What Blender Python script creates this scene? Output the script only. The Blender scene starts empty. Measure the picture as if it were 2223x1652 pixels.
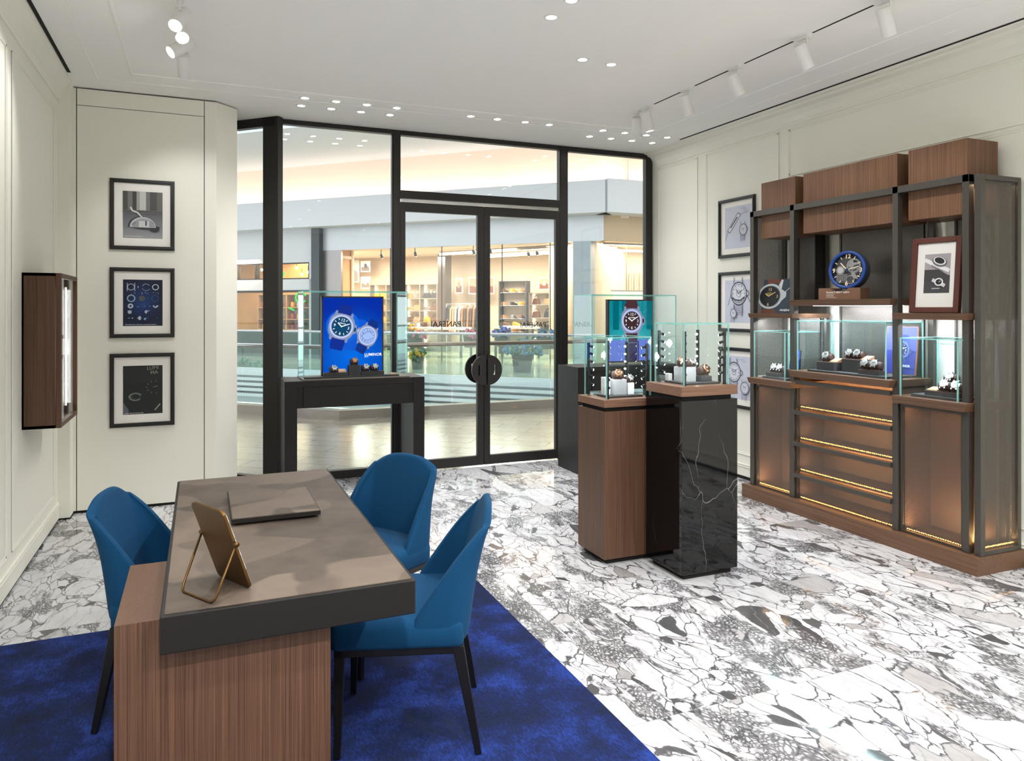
import bpy, bmesh, math, random
from mathutils import Vector, Matrix
R = math.radians
PI = math.pi
scene = bpy.context.scene
COL = scene.collection
random.seed(7)

# ------------------------------------------------------------------ camera
EYE = 1.55
cam_d = bpy.data.cameras.new('camera')
cam = bpy.data.objects.new('camera', cam_d)
COL.objects.link(cam)
cam_d.sensor_fit = 'HORIZONTAL'
cam_d.sensor_width = 36.0
cam_d.lens = 1601.0 / 2223.0 * 36.0
cam_d.shift_y = -156.0 / 2223.0
cam_d.clip_start = 0.05
cam_d.clip_end = 200
cam.location = (0, 0, EYE)
cam.rotation_euler = (R(90), 0, -R(22.9064))
scene.camera = cam

# ------------------------------------------------------------------ world, exposure
world = bpy.data.worlds.new('world')
scene.world = world
world.use_nodes = True
wn = world.node_tree.nodes
wn['Background'].inputs[0].default_value = (0.96, 0.98, 1.0, 1)
wn['Background'].inputs[1].default_value = 1.5
scene.view_settings.view_transform = 'Standard'
scene.view_settings.look = 'None'
scene.view_settings.gamma = 1.0
scene.view_settings.use_curve_mapping = False
scene.view_settings.exposure = 0.45
scene.cycles.transparent_max_bounces = 40
scene.cycles.max_bounces = 12
scene.cycles.diffuse_bounces = 8
scene.cycles.caustics_reflective = False
scene.cycles.sample_clamp_indirect = 6.0

CEIL = 3.23

# ------------------------------------------------------------------ materials
def lin(c):
    return tuple(((v / 255.0) / 12.92 if v / 255.0 <= 0.04045 else ((v / 255.0 + 0.055) / 1.055) ** 2.4) for v in c) + (1,)

MATS = {}
def newmat(name):
    m = bpy.data.materials.new(name)
    m.use_nodes = True
    nt = m.node_tree
    for n in list(nt.nodes):
        nt.nodes.remove(n)
    out = nt.nodes.new('ShaderNodeOutputMaterial')
    MATS[name] = m
    return m, nt, out

def N(nt, t, **kw):
    n = nt.nodes.new(t)
    for k, v in kw.items():
        if k.startswith('i_'):
            n.inputs[k[2:].replace('_', ' ')].default_value = v
        elif isinstance(k, str):
            setattr(n, k, v)
    return n

def L(nt, a, b):
    nt.links.new(a, b)

def math_(nt, op, a, b=None, c=None):
    n = nt.nodes.new('ShaderNodeMath')
    n.operation = op
    for i, v in enumerate((a, b, c)):
        if v is None:
            continue
        if isinstance(v, (int, float)):
            n.inputs[i].default_value = v
        else:
            nt.links.new(v, n.inputs[i])
    return n.outputs[0]

def mixc(nt, fac, a, b, mode='MIX'):
    n = nt.nodes.new('ShaderNodeMix')
    n.data_type = 'RGBA'
    n.blend_type = mode
    for idx, v in ((0, fac), (6, a), (7, b)):
        if isinstance(v, (int, float)):
            n.inputs[idx].default_value = v
        elif isinstance(v, tuple):
            n.inputs[idx].default_value = v
        else:
            nt.links.new(v, n.inputs[idx])
    return n.outputs[2]

def ramp(nt, fac, stops):
    n = nt.nodes.new('ShaderNodeValToRGB')
    el = n.color_ramp.elements
    el[0].position, el[0].color = stops[0]
    el[1].position, el[1].color = stops[-1]
    for p, c in stops[1:-1]:
        e = el.new(p)
        e.color = c
    nt.links.new(fac, n.inputs[0])
    return n.outputs[0]

def coords(nt, scale=(1, 1, 1), kind='Object', rot=(0, 0, 0)):
    tc = nt.nodes.new('ShaderNodeTexCoord')
    mp = nt.nodes.new('ShaderNodeMapping')
    mp.inputs['Scale'].default_value = scale
    mp.inputs['Rotation'].default_value = rot
    nt.links.new(tc.outputs[kind], mp.inputs[0])
    return mp.outputs[0]

def noise(nt, vec, scale, detail=3, rough=0.5, out=0):
    n = nt.nodes.new('ShaderNodeTexNoise')
    n.inputs['Scale'].default_value = scale
    n.inputs['Detail'].default_value = detail
    n.inputs['Roughness'].default_value = rough
    nt.links.new(vec, n.inputs['Vector'])
    return n.outputs[out]

def bumpn(nt, h, strength, dist=0.01):
    b = nt.nodes.new('ShaderNodeBump')
    b.inputs['Strength'].default_value = strength
    b.inputs['Distance'].default_value = dist
    nt.links.new(h, b.inputs['Height'])
    return b.outputs[0]

def plain(name, rgb, rough=0.5, metal=0.0, spec=0.5, var=0.0, vscale=6, sheen=0.0, coat=0.0):
    if name in MATS:
        return MATS[name]
    m, nt, out = newmat(name)
    p = N(nt, 'ShaderNodeBsdfPrincipled')
    c = lin(rgb)
    p.inputs['Base Color'].default_value = c
    p.inputs['Roughness'].default_value = rough
    p.inputs['Metallic'].default_value = metal
    p.inputs['Specular IOR Level'].default_value = spec
    p.inputs['Sheen Weight'].default_value = sheen
    p.inputs['Coat Weight'].default_value = coat
    v = coords(nt)
    f = noise(nt, v, vscale, 3)
    if var > 0:
        a = tuple(x * (1 - var) for x in c[:3]) + (1,)
        b = tuple(min(1, x * (1 + var)) for x in c[:3]) + (1,)
        L(nt, mixc(nt, f, a, b), p.inputs['Base Color'])
    L(nt, p.outputs[0], out.inputs[0])
    return m

def emit(name, rgb, strength):
    if name in MATS:
        return MATS[name]
    m, nt, out = newmat(name)
    e = N(nt, 'ShaderNodeEmission')
    e.inputs[0].default_value = lin(rgb)
    e.inputs[1].default_value = strength
    L(nt, e.outputs[0], out.inputs[0])
    return m

def wood(name, dark, light, axis='z', rough=0.45, fine=270):
    m, nt, out = newmat(name)
    p = N(nt, 'ShaderNodeBsdfPrincipled')
    p.inputs['Roughness'].default_value = rough
    p.inputs['Specular IOR Level'].default_value = 0.35
    s = {'z': (1, 1, 0.006), 'y': (1, 0.006, 1), 'x': (0.006, 1, 1)}[axis]
    v = coords(nt, s)
    a = noise(nt, v, fine, 2, 0.7)
    b = noise(nt, v, fine * 0.22, 3, 0.6)
    c = noise(nt, coords(nt, tuple(max(q, 0.12) for q in s)), 5, 2)
    f = math_(nt, 'ADD', math_(nt, 'MULTIPLY', a, 0.80), math_(nt, 'MULTIPLY', b, 0.08))
    f = math_(nt, 'ADD', f, math_(nt, 'MULTIPLY', c, 0.12))
    col = ramp(nt, f, [(0.34, lin(dark)), (0.66, lin(light))])
    L(nt, col, p.inputs['Base Color'])
    L(nt, bumpn(nt, f, 0.12, 0.001), p.inputs['Normal'])
    L(nt, p.outputs[0], out.inputs[0])
    return m

def thin_glass(name, tint=(235, 250, 248), base=0.03, extra=0.0, frn=1.45):
    m, nt, out = newmat(name)
    t = N(nt, 'ShaderNodeBsdfTransparent')
    t.inputs[0].default_value = lin(tint)
    g = N(nt, 'ShaderNodeBsdfGlossy')
    g.inputs['Roughness'].default_value = 0.0
    g.inputs[0].default_value = (0.95, 1, 1, 1)
    lw = N(nt, 'ShaderNodeLayerWeight')
    lw.inputs[0].default_value = 0.5
    fac = math_(nt, 'ADD', math_(nt, 'MULTIPLY', math_(nt, 'POWER', lw.outputs[1], 4.0), 0.9), 0.032 + extra)
    mx = N(nt, 'ShaderNodeMixShader')
    L(nt, fac, mx.inputs[0])
    L(nt, t.outputs[0], mx.inputs[1])
    L(nt, g.outputs[0], mx.inputs[2])
    L(nt, mx.outputs[0], out.inputs[0])
    return m

def mesh_metal(name, ax, pitch=0.0125, rgb=(104, 98, 92), thr=0.33):
    """expanded metal sheet: diamond openings laid out on the sheet itself"""
    m, nt, out = newmat(name)
    tc = N(nt, 'ShaderNodeTexCoord')
    sp = N(nt, 'ShaderNodeSeparateXYZ')
    L(nt, tc.outputs['Object'], sp.inputs[0])
    h = sp.outputs[ax]
    z = sp.outputs[2]
    def cell(off):
        a = math_(nt, 'FRACT', math_(nt, 'ADD', math_(nt, 'MULTIPLY', h, 1 / pitch), 50 + off))
        b = math_(nt, 'FRACT', math_(nt, 'ADD', math_(nt, 'MULTIPLY', z, 1 / (pitch * 0.62)), 50 + off))
        a = math_(nt, 'ABSOLUTE', math_(nt, 'SUBTRACT', a, 0.5))
        b = math_(nt, 'ABSOLUTE', math_(nt, 'SUBTRACT', b, 0.5))
        return math_(nt, 'ADD', a, b)
    d = math_(nt, 'MINIMUM', cell(0.0), cell(0.5))
    hole = math_(nt, 'LESS_THAN', d, thr)
    p = N(nt, 'ShaderNodeBsdfPrincipled')
    p.inputs['Base Color'].default_value = lin(rgb)
    p.inputs['Metallic'].default_value = 0.6
    p.inputs['Roughness'].default_value = 0.4
    t = N(nt, 'ShaderNodeBsdfTransparent')
    mx = N(nt, 'ShaderNodeMixShader')
    L(nt, hole, mx.inputs[0])
    L(nt, p.outputs[0], mx.inputs[1])
    L(nt, t.outputs[0], mx.inputs[2])
    L(nt, mx.outputs[0], out.inputs[0])
    return m

def marble_floor():
    m, nt, out = newmat('breccia_marble')
    p = N(nt, 'ShaderNodeBsdfPrincipled')
    tc = N(nt, 'ShaderNodeTexCoord')
    # slabs 1.2 x 0.6, each slab cut from another place of the block
    sp = N(nt, 'ShaderNodeSeparateXYZ')
    L(nt, tc.outputs['Object'], sp.inputs[0])
    iy = math_(nt, 'FLOOR', math_(nt, 'MULTIPLY', math_(nt, 'ADD', sp.outputs[1], 0.35), 1 / 0.9))
    xo = math_(nt, 'ADD', sp.outputs[0], 0.21)
    ix = math_(nt, 'FLOOR', math_(nt, 'MULTIPLY', xo, 1 / 0.9))
    cm = N(nt, 'ShaderNodeCombineXYZ')
    L(nt, ix, cm.inputs[0]); L(nt, iy, cm.inputs[1])
    wn_ = N(nt, 'ShaderNodeTexWhiteNoise')
    L(nt, cm.outputs[0], wn_.inputs['Vector'])
    off = N(nt, 'ShaderNodeVectorMath', operation='SCALE')
    L(nt, wn_.outputs['Color'], off.inputs[0]); off.inputs['Scale'].default_value = 9.0
    add = N(nt, 'ShaderNodeVectorMath', operation='ADD')
    L(nt, tc.outputs['Object'], add.inputs[0]); L(nt, off.outputs[0], add.inputs[1])
    mp = N(nt, 'ShaderNodeMapping')
    mp.inputs['Rotation'].default_value = (0, 0, R(32))
    mp.inputs['Scale'].default_value = (1.0, 0.52, 1.0)
    L(nt, add.outputs[0], mp.inputs[0])
    P0 = mp.outputs[0]
    def warp(vec, s, amt, det=2):
        n = N(nt, 'ShaderNodeTexNoise')
        n.inputs['Scale'].default_value = s
        n.inputs['Detail'].default_value = det
        L(nt, vec, n.inputs['Vector'])
        sb = N(nt, 'ShaderNodeVectorMath', operation='SUBTRACT')
        L(nt, n.outputs['Color'], sb.inputs[0]); sb.inputs[1].default_value = (0.5, 0.5, 0.5)
        sc = N(nt, 'ShaderNodeVectorMath', operation='SCALE')
        L(nt, sb.outputs[0], sc.inputs[0]); sc.inputs['Scale'].default_value = amt
        ad = N(nt, 'ShaderNodeVectorMath', operation='ADD')
        L(nt, vec, ad.inputs[0]); L(nt, sc.outputs[0], ad.inputs[1])
        return ad.outputs[0]
    W = warp(P0, 2.2, 0.30)
    W = warp(W, 9.0, 0.07, 3)
    W2 = warp(W, 30.0, 0.012, 2)
    def vor(vec, s, feat):
        v = N(nt, 'ShaderNodeTexVoronoi')
        v.feature = feat
        v.inputs['Scale'].default_value = s
        v.inputs['Randomness'].default_value = 1.0
        L(nt, vec, v.inputs['Vector'])
        return v
    fine = vor(W2, 17, 'DISTANCE_TO_EDGE').outputs['Distance']
    fcol = vor(W2, 17, 'F1').outputs['Color']
    mid = vor(W2, 8.5, 'DISTANCE_TO_EDGE').outputs['Distance']
    mcol = vor(W2, 8.5, 'F1').outputs['Color']
    big = vor(W2, 3.6, 'DISTANCE_TO_EDGE').outputs['Distance']
    bcol = vor(W2, 3.6, 'F1').outputs['Color']
    tiny = vor(W2, 70, 'DISTANCE_TO_EDGE').outputs['Distance']
    def sepc(c_):
        n_ = N(nt, 'ShaderNodeSeparateColor'); L(nt, c_, n_.inputs[0]); return n_.outputs
    fs = sepc(fcol); ms = sepc(mcol); bs = sepc(bcol)
    tone = noise(nt, W, 3.6, 5, 0.65)
    cloud = noise(nt, P0, 14.0, 6, 0.72)
    cl2 = math_(nt, 'SUBTRACT', cloud, 0.5)
    white = mixc(nt, cloud, lin((244, 244, 247)), lin((184, 184, 188)))
    wv = N(nt, 'ShaderNodeTexWave')
    wv.inputs['Scale'].default_value = 5.0
    wv.inputs['Distortion'].default_value = 11.0
    wv.inputs['Detail'].default_value = 5.0
    wv.inputs['Detail Roughness'].default_value = 0.65
    L(nt, W, wv.inputs['Vector'])
    hair = ramp(nt, wv.outputs['Fac'], [(0.0, (1, 1, 1, 1)), (0.05, (0, 0, 0, 1))])
    G1 = lin((92, 92, 93)); G2_ = lin((120, 118, 116)); Wt = lin((226, 226, 226))
    def cellcol(f_, dk):
        return ramp(nt, f_, [(0.0, lin((84, 84, 84))), (dk, lin((98, 98, 98))), (dk + .012, lin((170, 167, 164))), (dk + .07, lin((206, 204, 202))), (dk + .09, Wt), (1.0, lin((232, 232, 232)))])
    frag = mixc(nt, 1.0, cellcol(fs[0], .07), white, 'MULTIPLY')
    frag = mixc(nt, ramp(nt, math_(nt, 'ADD', fine, math_(nt, 'MULTIPLY', cl2, 0.16)), [(0.010, (1, 1, 1, 1)), (0.045, (0, 0, 0, 1))]), frag, lin((84, 84, 88)))
    mfr = mixc(nt, 1.0, cellcol(ms[1], .06), white, 'MULTIPLY')
    mfr = mixc(nt, math_(nt, 'MULTIPLY', hair, 0.55), mfr, lin((120, 120, 122)))
    vm = ramp(nt, math_(nt, 'ADD', mid, math_(nt, 'MULTIPLY', cl2, 0.15)), [(0.010, (1, 1, 1, 1)), (0.042, (0, 0, 0, 1))])
    mfr = mixc(nt, vm, mfr, lin((76, 76, 78)))
    clast = mixc(nt, 1.0, cellcol(bs[1], .03), white, 'MULTIPLY')
    clast = mixc(nt, math_(nt, 'MULTIPLY', hair, 0.4), clast, lin((130, 130, 132)))
    base = mixc(nt, math_(nt, 'GREATER_THAN', ms[0], 0.50), frag, mfr)
    # crushed matrix patches between fragments
    tv = ramp(nt, math_(nt, 'ADD', tiny, math_(nt, 'MULTIPLY', cl2, 0.5)), [(0.0, lin((66, 66, 69))), (0.16, lin((112, 112, 114))), (0.36, lin((196, 196, 198)))])
    pm = ramp(nt, tone, [(0.525, (0, 0, 0, 1)), (0.57, (1, 1, 1, 1))])
    base = mixc(nt, math_(nt, 'MULTIPLY', pm, 0.9), base, tv)
    isbig = math_(nt, 'GREATER_THAN', bs[0], 0.72)
    inner = ramp(nt, math_(nt, 'ADD', big, math_(nt, 'MULTIPLY', cl2, 0.10)), [(0.055, (0, 0, 0, 1)), (0.062, (1, 1, 1, 1))])
    rim_ = ramp(nt, math_(nt, 'ADD', big, math_(nt, 'MULTIPLY', cl2, 0.10)), [(0.030, (0, 0, 0, 1)), (0.050, (1, 1, 1, 1))])
    base = mixc(nt, math_(nt, 'MULTIPLY', math_(nt, 'MULTIPLY', isbig, rim_), 0.8), base, lin((88, 88, 90)))
    base = mixc(nt, math_(nt, 'MULTIPLY', isbig, inner), base, clast)
    # joints
    fx = math_(nt, 'FRACT', math_(nt, 'MULTIPLY', xo, 1 / 0.9))
    fy = math_(nt, 'FRACT', math_(nt, 'MULTIPLY', math_(nt, 'ADD', sp.outputs[1], 0.35), 1 / 0.9))
    j = math_(nt, 'MAXIMUM', math_(nt, 'LESS_THAN', fx, 0.0022), math_(nt, 'LESS_THAN', fy, 0.0022))
    base = mixc(nt, j, base, lin((120, 120, 120)))
    L(nt, base, p.inputs['Base Color'])
    p.inputs['Roughness'].default_value = 0.07
    p.inputs['Specular IOR Level'].default_value = 0.55
    L(nt, p.outputs[0], out.inputs[0])
    return m

def black_marble():
    m, nt, out = newmat('black_marble')
    p = N(nt, 'ShaderNodeBsdfPrincipled')
    p.inputs['Roughness'].default_value = 0.04
    p.inputs['Specular IOR Level'].default_value = 0.38
    v = coords(nt, (1, 1, 0.55), rot=(0.5, 0.5, 0.3))
    n = N(nt, 'ShaderNodeTexNoise')
    n.inputs['Scale'].default_value = 2.0
    n.inputs['Detail'].default_value = 4
    L(nt, v, n.inputs['Vector'])
    sc = N(nt, 'ShaderNodeVectorMath', operation='SCALE'); L(nt, n.outputs['Color'], sc.inputs[0]); sc.inputs['Scale'].default_value = 0.5
    ad = N(nt, 'ShaderNodeVectorMath', operation='ADD'); L(nt, v, ad.inputs[0]); L(nt, sc.outputs[0], ad.inputs[1])
    vo = N(nt, 'ShaderNodeTexVoronoi'); vo.feature = 'DISTANCE_TO_EDGE'; vo.inputs['Scale'].default_value = 3.0
    L(nt, ad.outputs[0], vo.inputs['Vector'])
    f = ramp(nt, vo.outputs['Distance'], [(0.0, (1, 1, 1, 1)), (0.003, (0, 0, 0, 1))])
    mask = ramp(nt, noise(nt, v, 3.5, 3), [(0.50, (0, 0, 0, 1)), (0.62, (1, 1, 1, 1))])
    c = mixc(nt, math_(nt, 'MULTIPLY', f, mask), lin((8, 8, 10)), lin((128, 126, 124)))
    L(nt, c, p.inputs['Base Color'])
    L(nt, p.outputs[0], out.inputs[0])
    return m

def leather():
    m, nt, out = newmat('suede_leather')
    p = N(nt, 'ShaderNodeBsdfPrincipled')
    p.inputs['Roughness'].default_value = 0.55
    p.inputs['Specular IOR Level'].default_value = 0.3
    v = coords(nt)
    n = N(nt, 'ShaderNodeTexNoise'); n.inputs['Scale'].default_value = 2.5; n.inputs['Detail'].default_value = 1
    L(nt, v, n.inputs['Vector'])
    sc = N(nt, 'ShaderNodeVectorMath', operation='SCALE'); L(nt, n.outputs['Color'], sc.inputs[0]); sc.inputs['Scale'].default_value = 0.45
    ad = N(nt, 'ShaderNodeVectorMath', operation='ADD'); L(nt, v, ad.inputs[0]); L(nt, sc.outputs[0], ad.inputs[1])
    vo = N(nt, 'ShaderNodeTexVoronoi'); vo.feature = 'SMOOTH_F1'; vo.inputs['Scale'].default_value = 4.2; vo.inputs['Smoothness'].default_value = 0.12
    L(nt, ad.outputs[0], vo.inputs['Vector'])
    s = N(nt, 'ShaderNodeSeparateColor'); L(nt, vo.outputs['Color'], s.inputs[0])
    f = math_(nt, 'ADD', math_(nt, 'MULTIPLY', s.outputs[0], 0.6), math_(nt, 'MULTIPLY', noise(nt, v, 9, 5, 0.6), 0.5))
    c = ramp(nt, f, [(0.25, lin((62, 54, 47))), (0.85, lin((108, 95, 84)))])
    L(nt, c, p.inputs['Base Color'])
    L(nt, bumpn(nt, noise(nt, v, 300, 2), 0.1, 0.001), p.inputs['Normal'])
    L(nt, p.outputs[0], out.inputs[0])
    return m

def fabric(name, a, b, scale=420):
    m, nt, out = newmat(name)
    p = N(nt, 'ShaderNodeBsdfPrincipled')
    p.inputs['Roughness'].default_value = 0.85
    p.inputs['Specular IOR Level'].default_value = 0.2
    p.inputs['Sheen Weight'].default_value = 0.06
    p.inputs['Sheen Tint'].default_value = (0.3, 0.6, 1, 1)
    v = coords(nt)
    f = noise(nt, v, scale, 2)
    L(nt, mixc(nt, f, lin(a), lin(b)), p.inputs['Base Color'])
    L(nt, bumpn(nt, f, 0.3, 0.002), p.inputs['Normal'])
    L(nt, p.outputs[0], out.inputs[0])
    return m

def rug_mat():
    m, nt, out = newmat('blue_carpet_pile')
    p = N(nt, 'ShaderNodeBsdfPrincipled')
    p.inputs['Roughness'].default_value = 0.9
    p.inputs['Specular IOR Level'].default_value = 0.15
    p.inputs['Sheen Weight'].default_value = 0.12
    p.inputs['Sheen Tint'].default_value = (0.3, 0.45, 1, 1)
    v = coords(nt)
    vs = coords(nt, (1, 0.35, 1), rot=(0, 0, R(-30)))
    a = noise(nt, v, 4.5, 5, 0.62)
    b = noise(nt, vs, 130, 3, 0.7)
    c = noise(nt, v, 380, 2, 0.6)
    f = math_(nt, 'ADD', math_(nt, 'MULTIPLY', a, 0.56), math_(nt, 'MULTIPLY', b, 0.32))
    f = math_(nt, 'ADD', f, math_(nt, 'MULTIPLY', c, 0.12))
    col = ramp(nt, f, [(0.40, lin((1, 4, 26))), (0.5, lin((4, 18, 72))), (0.61, lin((26, 56, 140)))])
    L(nt, col, p.inputs['Base Color'])
    L(nt, bumpn(nt, math_(nt, 'ADD', b, c), 0.8, 0.01), p.inputs['Normal'])
    L(nt, p.outputs[0], out.inputs[0])
    return m

def mall_tile():
    m, nt, out = newmat('beige_mall_tile')
    p = N(nt, 'ShaderNodeBsdfPrincipled')
    v = coords(nt, rot=(0, 0, R(38)))
    br = N(nt, 'ShaderNodeTexBrick')
    br.offset = 0.5
    br.inputs['Scale'].default_value = 1.0
    br.inputs['Brick Width'].default_value = 0.9
    br.inputs['Row Height'].default_value = 0.3
    br.inputs['Mortar Size'].default_value = 0.011
    br.inputs['Color1'].default_value = lin((152, 139, 126))
    br.inputs['Color2'].default_value = lin((138, 127, 115))
    br.inputs['Mortar'].default_value = lin((92, 84, 74))
    L(nt, v, br.inputs['Vector'])
    f = noise(nt, v, 6, 4)
    L(nt, mixc(nt, math_(nt, 'MULTIPLY', f, 0.35), br.outputs[0], lin((168, 159, 146))), p.inputs['Base Color'])
    p.inputs['Roughness'].default_value = 0.16
    L(nt, p.outputs[0], out.inputs[0])
    return m

def brushed(name, rgb, rough=0.3, axis=(1, 1, 0.05)):
    m, nt, out = newmat(name)
    p = N(nt, 'ShaderNodeBsdfPrincipled')
    p.inputs['Metallic'].default_value = 0.9
    p.inputs['Roughness'].default_value = rough
    c = lin(rgb)
    f = noise(nt, coords(nt, axis), 90, 3)
    L(nt, mixc(nt, f, tuple(x * 0.82 for x in c[:3]) + (1,), c), p.inputs['Base Color'])
    L(nt, p.outputs[0], out.inputs[0])
    return m

M_floor = marble_floor()
M_wall = plain('cream_wall_paint', (232, 231, 220), 0.55, var=0.015, vscale=2)
M_ceil = plain('white_ceiling_paint', (240, 240, 238), 0.7, var=0.01, vscale=2)
M_gap = plain('shadow_gap_black', (14, 13, 12), 0.9)
M_frame = plain('bronze_black_metal', (38, 36, 35), 0.38, 0.3, var=0.05, vscale=30)
M_glass = thin_glass('storefront_glass', (251, 252, 251))
M_vglass = thin_glass('vitrine_glass', (251, 254, 254), extra=-0.022)
M_wood = wood('walnut_veneer_upright', (66, 45, 32), (106, 77, 58))
M_woody = wood('walnut_veneer_along', (76, 54, 41), (120, 90, 68), axis='y')
M_woodx = wood('walnut_veneer_across', (92, 66, 52), (142, 106, 84), axis='x')
M_unitwood = wood('unit_walnut_upright', (80, 54, 38), (126, 92, 68))
M_marbleblk = black_marble()
M_leather = leather()
M_rim = plain('dark_brown_lacquer', (25, 22, 21), 0.5, 0, 0.3, var=0.06, vscale=20)
M_console = plain('dark_taupe_lacquer', (24, 21, 20), 0.45, 0, 0.35, var=0.05, vscale=20)
M_chair = fabric('teal_blue_wool', (2, 46, 78), (7, 70, 110))
M_blackwood = plain('black_stained_wood', (16, 15, 15), 0.35)
M_rug = rug_mat()
M_brass = brushed('aged_brass', (104, 76, 42), 0.36)
M_steel = brushed('steel', (214, 214, 216), 0.18)
M_unitmetal = plain('burnished_dark_metal', (82, 78, 73), 0.36, 0.55, var=0.06, vscale=25)
M_mesh_y = mesh_metal('expanded_metal_front', 1)
M_mesh_x = mesh_metal('expanded_metal_side', 0)
M_amber = emit('amber_led', (255, 176, 84), 22)
M_ledwhite = emit('white_led', (235, 240, 255), 26)
M_lamp = emit('lamp_lens', (255, 250, 238), 30)
M_lampcool = emit('vitrine_spot_lens', (240, 246, 255), 60)
M_whitemetal = plain('white_metal', (226, 226, 224), 0.4)
M_blackmetal = plain('black_metal', (20, 20, 21), 0.4, 0.3)
M_cushion = plain('brown_leather_cushion', (66, 44, 38), 0.6)
M_block = plain('charcoal_display_block', (56, 54, 55), 0.6)
M_greyblock = plain('pale_grey_display_block', (168, 168, 170), 0.45)
M_strapd = plain('dark_strap_leather', (30, 24, 24), 0.5)
M_dialw = plain('watch_dial_white', (230, 230, 226), 0.3)
M_diald = plain('watch_dial_black', (16, 18, 24), 0.25)
M_edge = None
def edge_mat():
    m, nt, out = newmat('glass_edge_teal')
    p = N(nt, 'ShaderNodeBsdfPrincipled')
    p.inputs['Base Color'].default_value = lin((196, 240, 236))
    p.inputs['Roughness'].default_value = 0.15
    p.inputs['Subsurface Weight'].default_value = 0.0
    t = N(nt, 'ShaderNodeBsdfTransparent'); t.inputs[0].default_value = lin((196, 236, 232))
    mx = N(nt, 'ShaderNodeMixShader')
    lw = N(nt, 'ShaderNodeLayerWeight')
    L(nt, math_(nt, 'ADD', math_(nt, 'MULTIPLY', lw.outputs[1], 0.3), 0.25), mx.inputs[0])
    L(nt, t.outputs[0], mx.inputs[1]); L(nt, p.outputs[0], mx.inputs[2])
    L(nt, mx.outputs[0], out.inputs[0])
    return m
M_edge = edge_mat()

# ------------------------------------------------------------------ object helpers
MW = {}
def tag(o, label=None, cat=None, group=None, kind=None):
    if label: o['label'] = label
    if cat: o['category'] = cat
    if group: o['group'] = group
    if kind: o['kind'] = kind
    return o

def thing(name, label, cat, loc=(0, 0, 0), rz=0.0, group=None, mat=None):
    o = bpy.data.objects.new(name, None)
    COL.objects.link(o)
    o.empty_display_size = 0.1
    M = mat if mat is not None else Matrix.Translation(Vector(loc)) @ Matrix.Rotation(rz, 4, 'Z')
    o.matrix_basis = M
    MW[o.name] = M.copy()
    return tag(o, label, cat, group)

def sname(name, label=None, cat=None, loc=(0, 0, 0)):
    o = thing(name, label, cat, loc)
    o['kind'] = 'structure'
    return o

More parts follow.
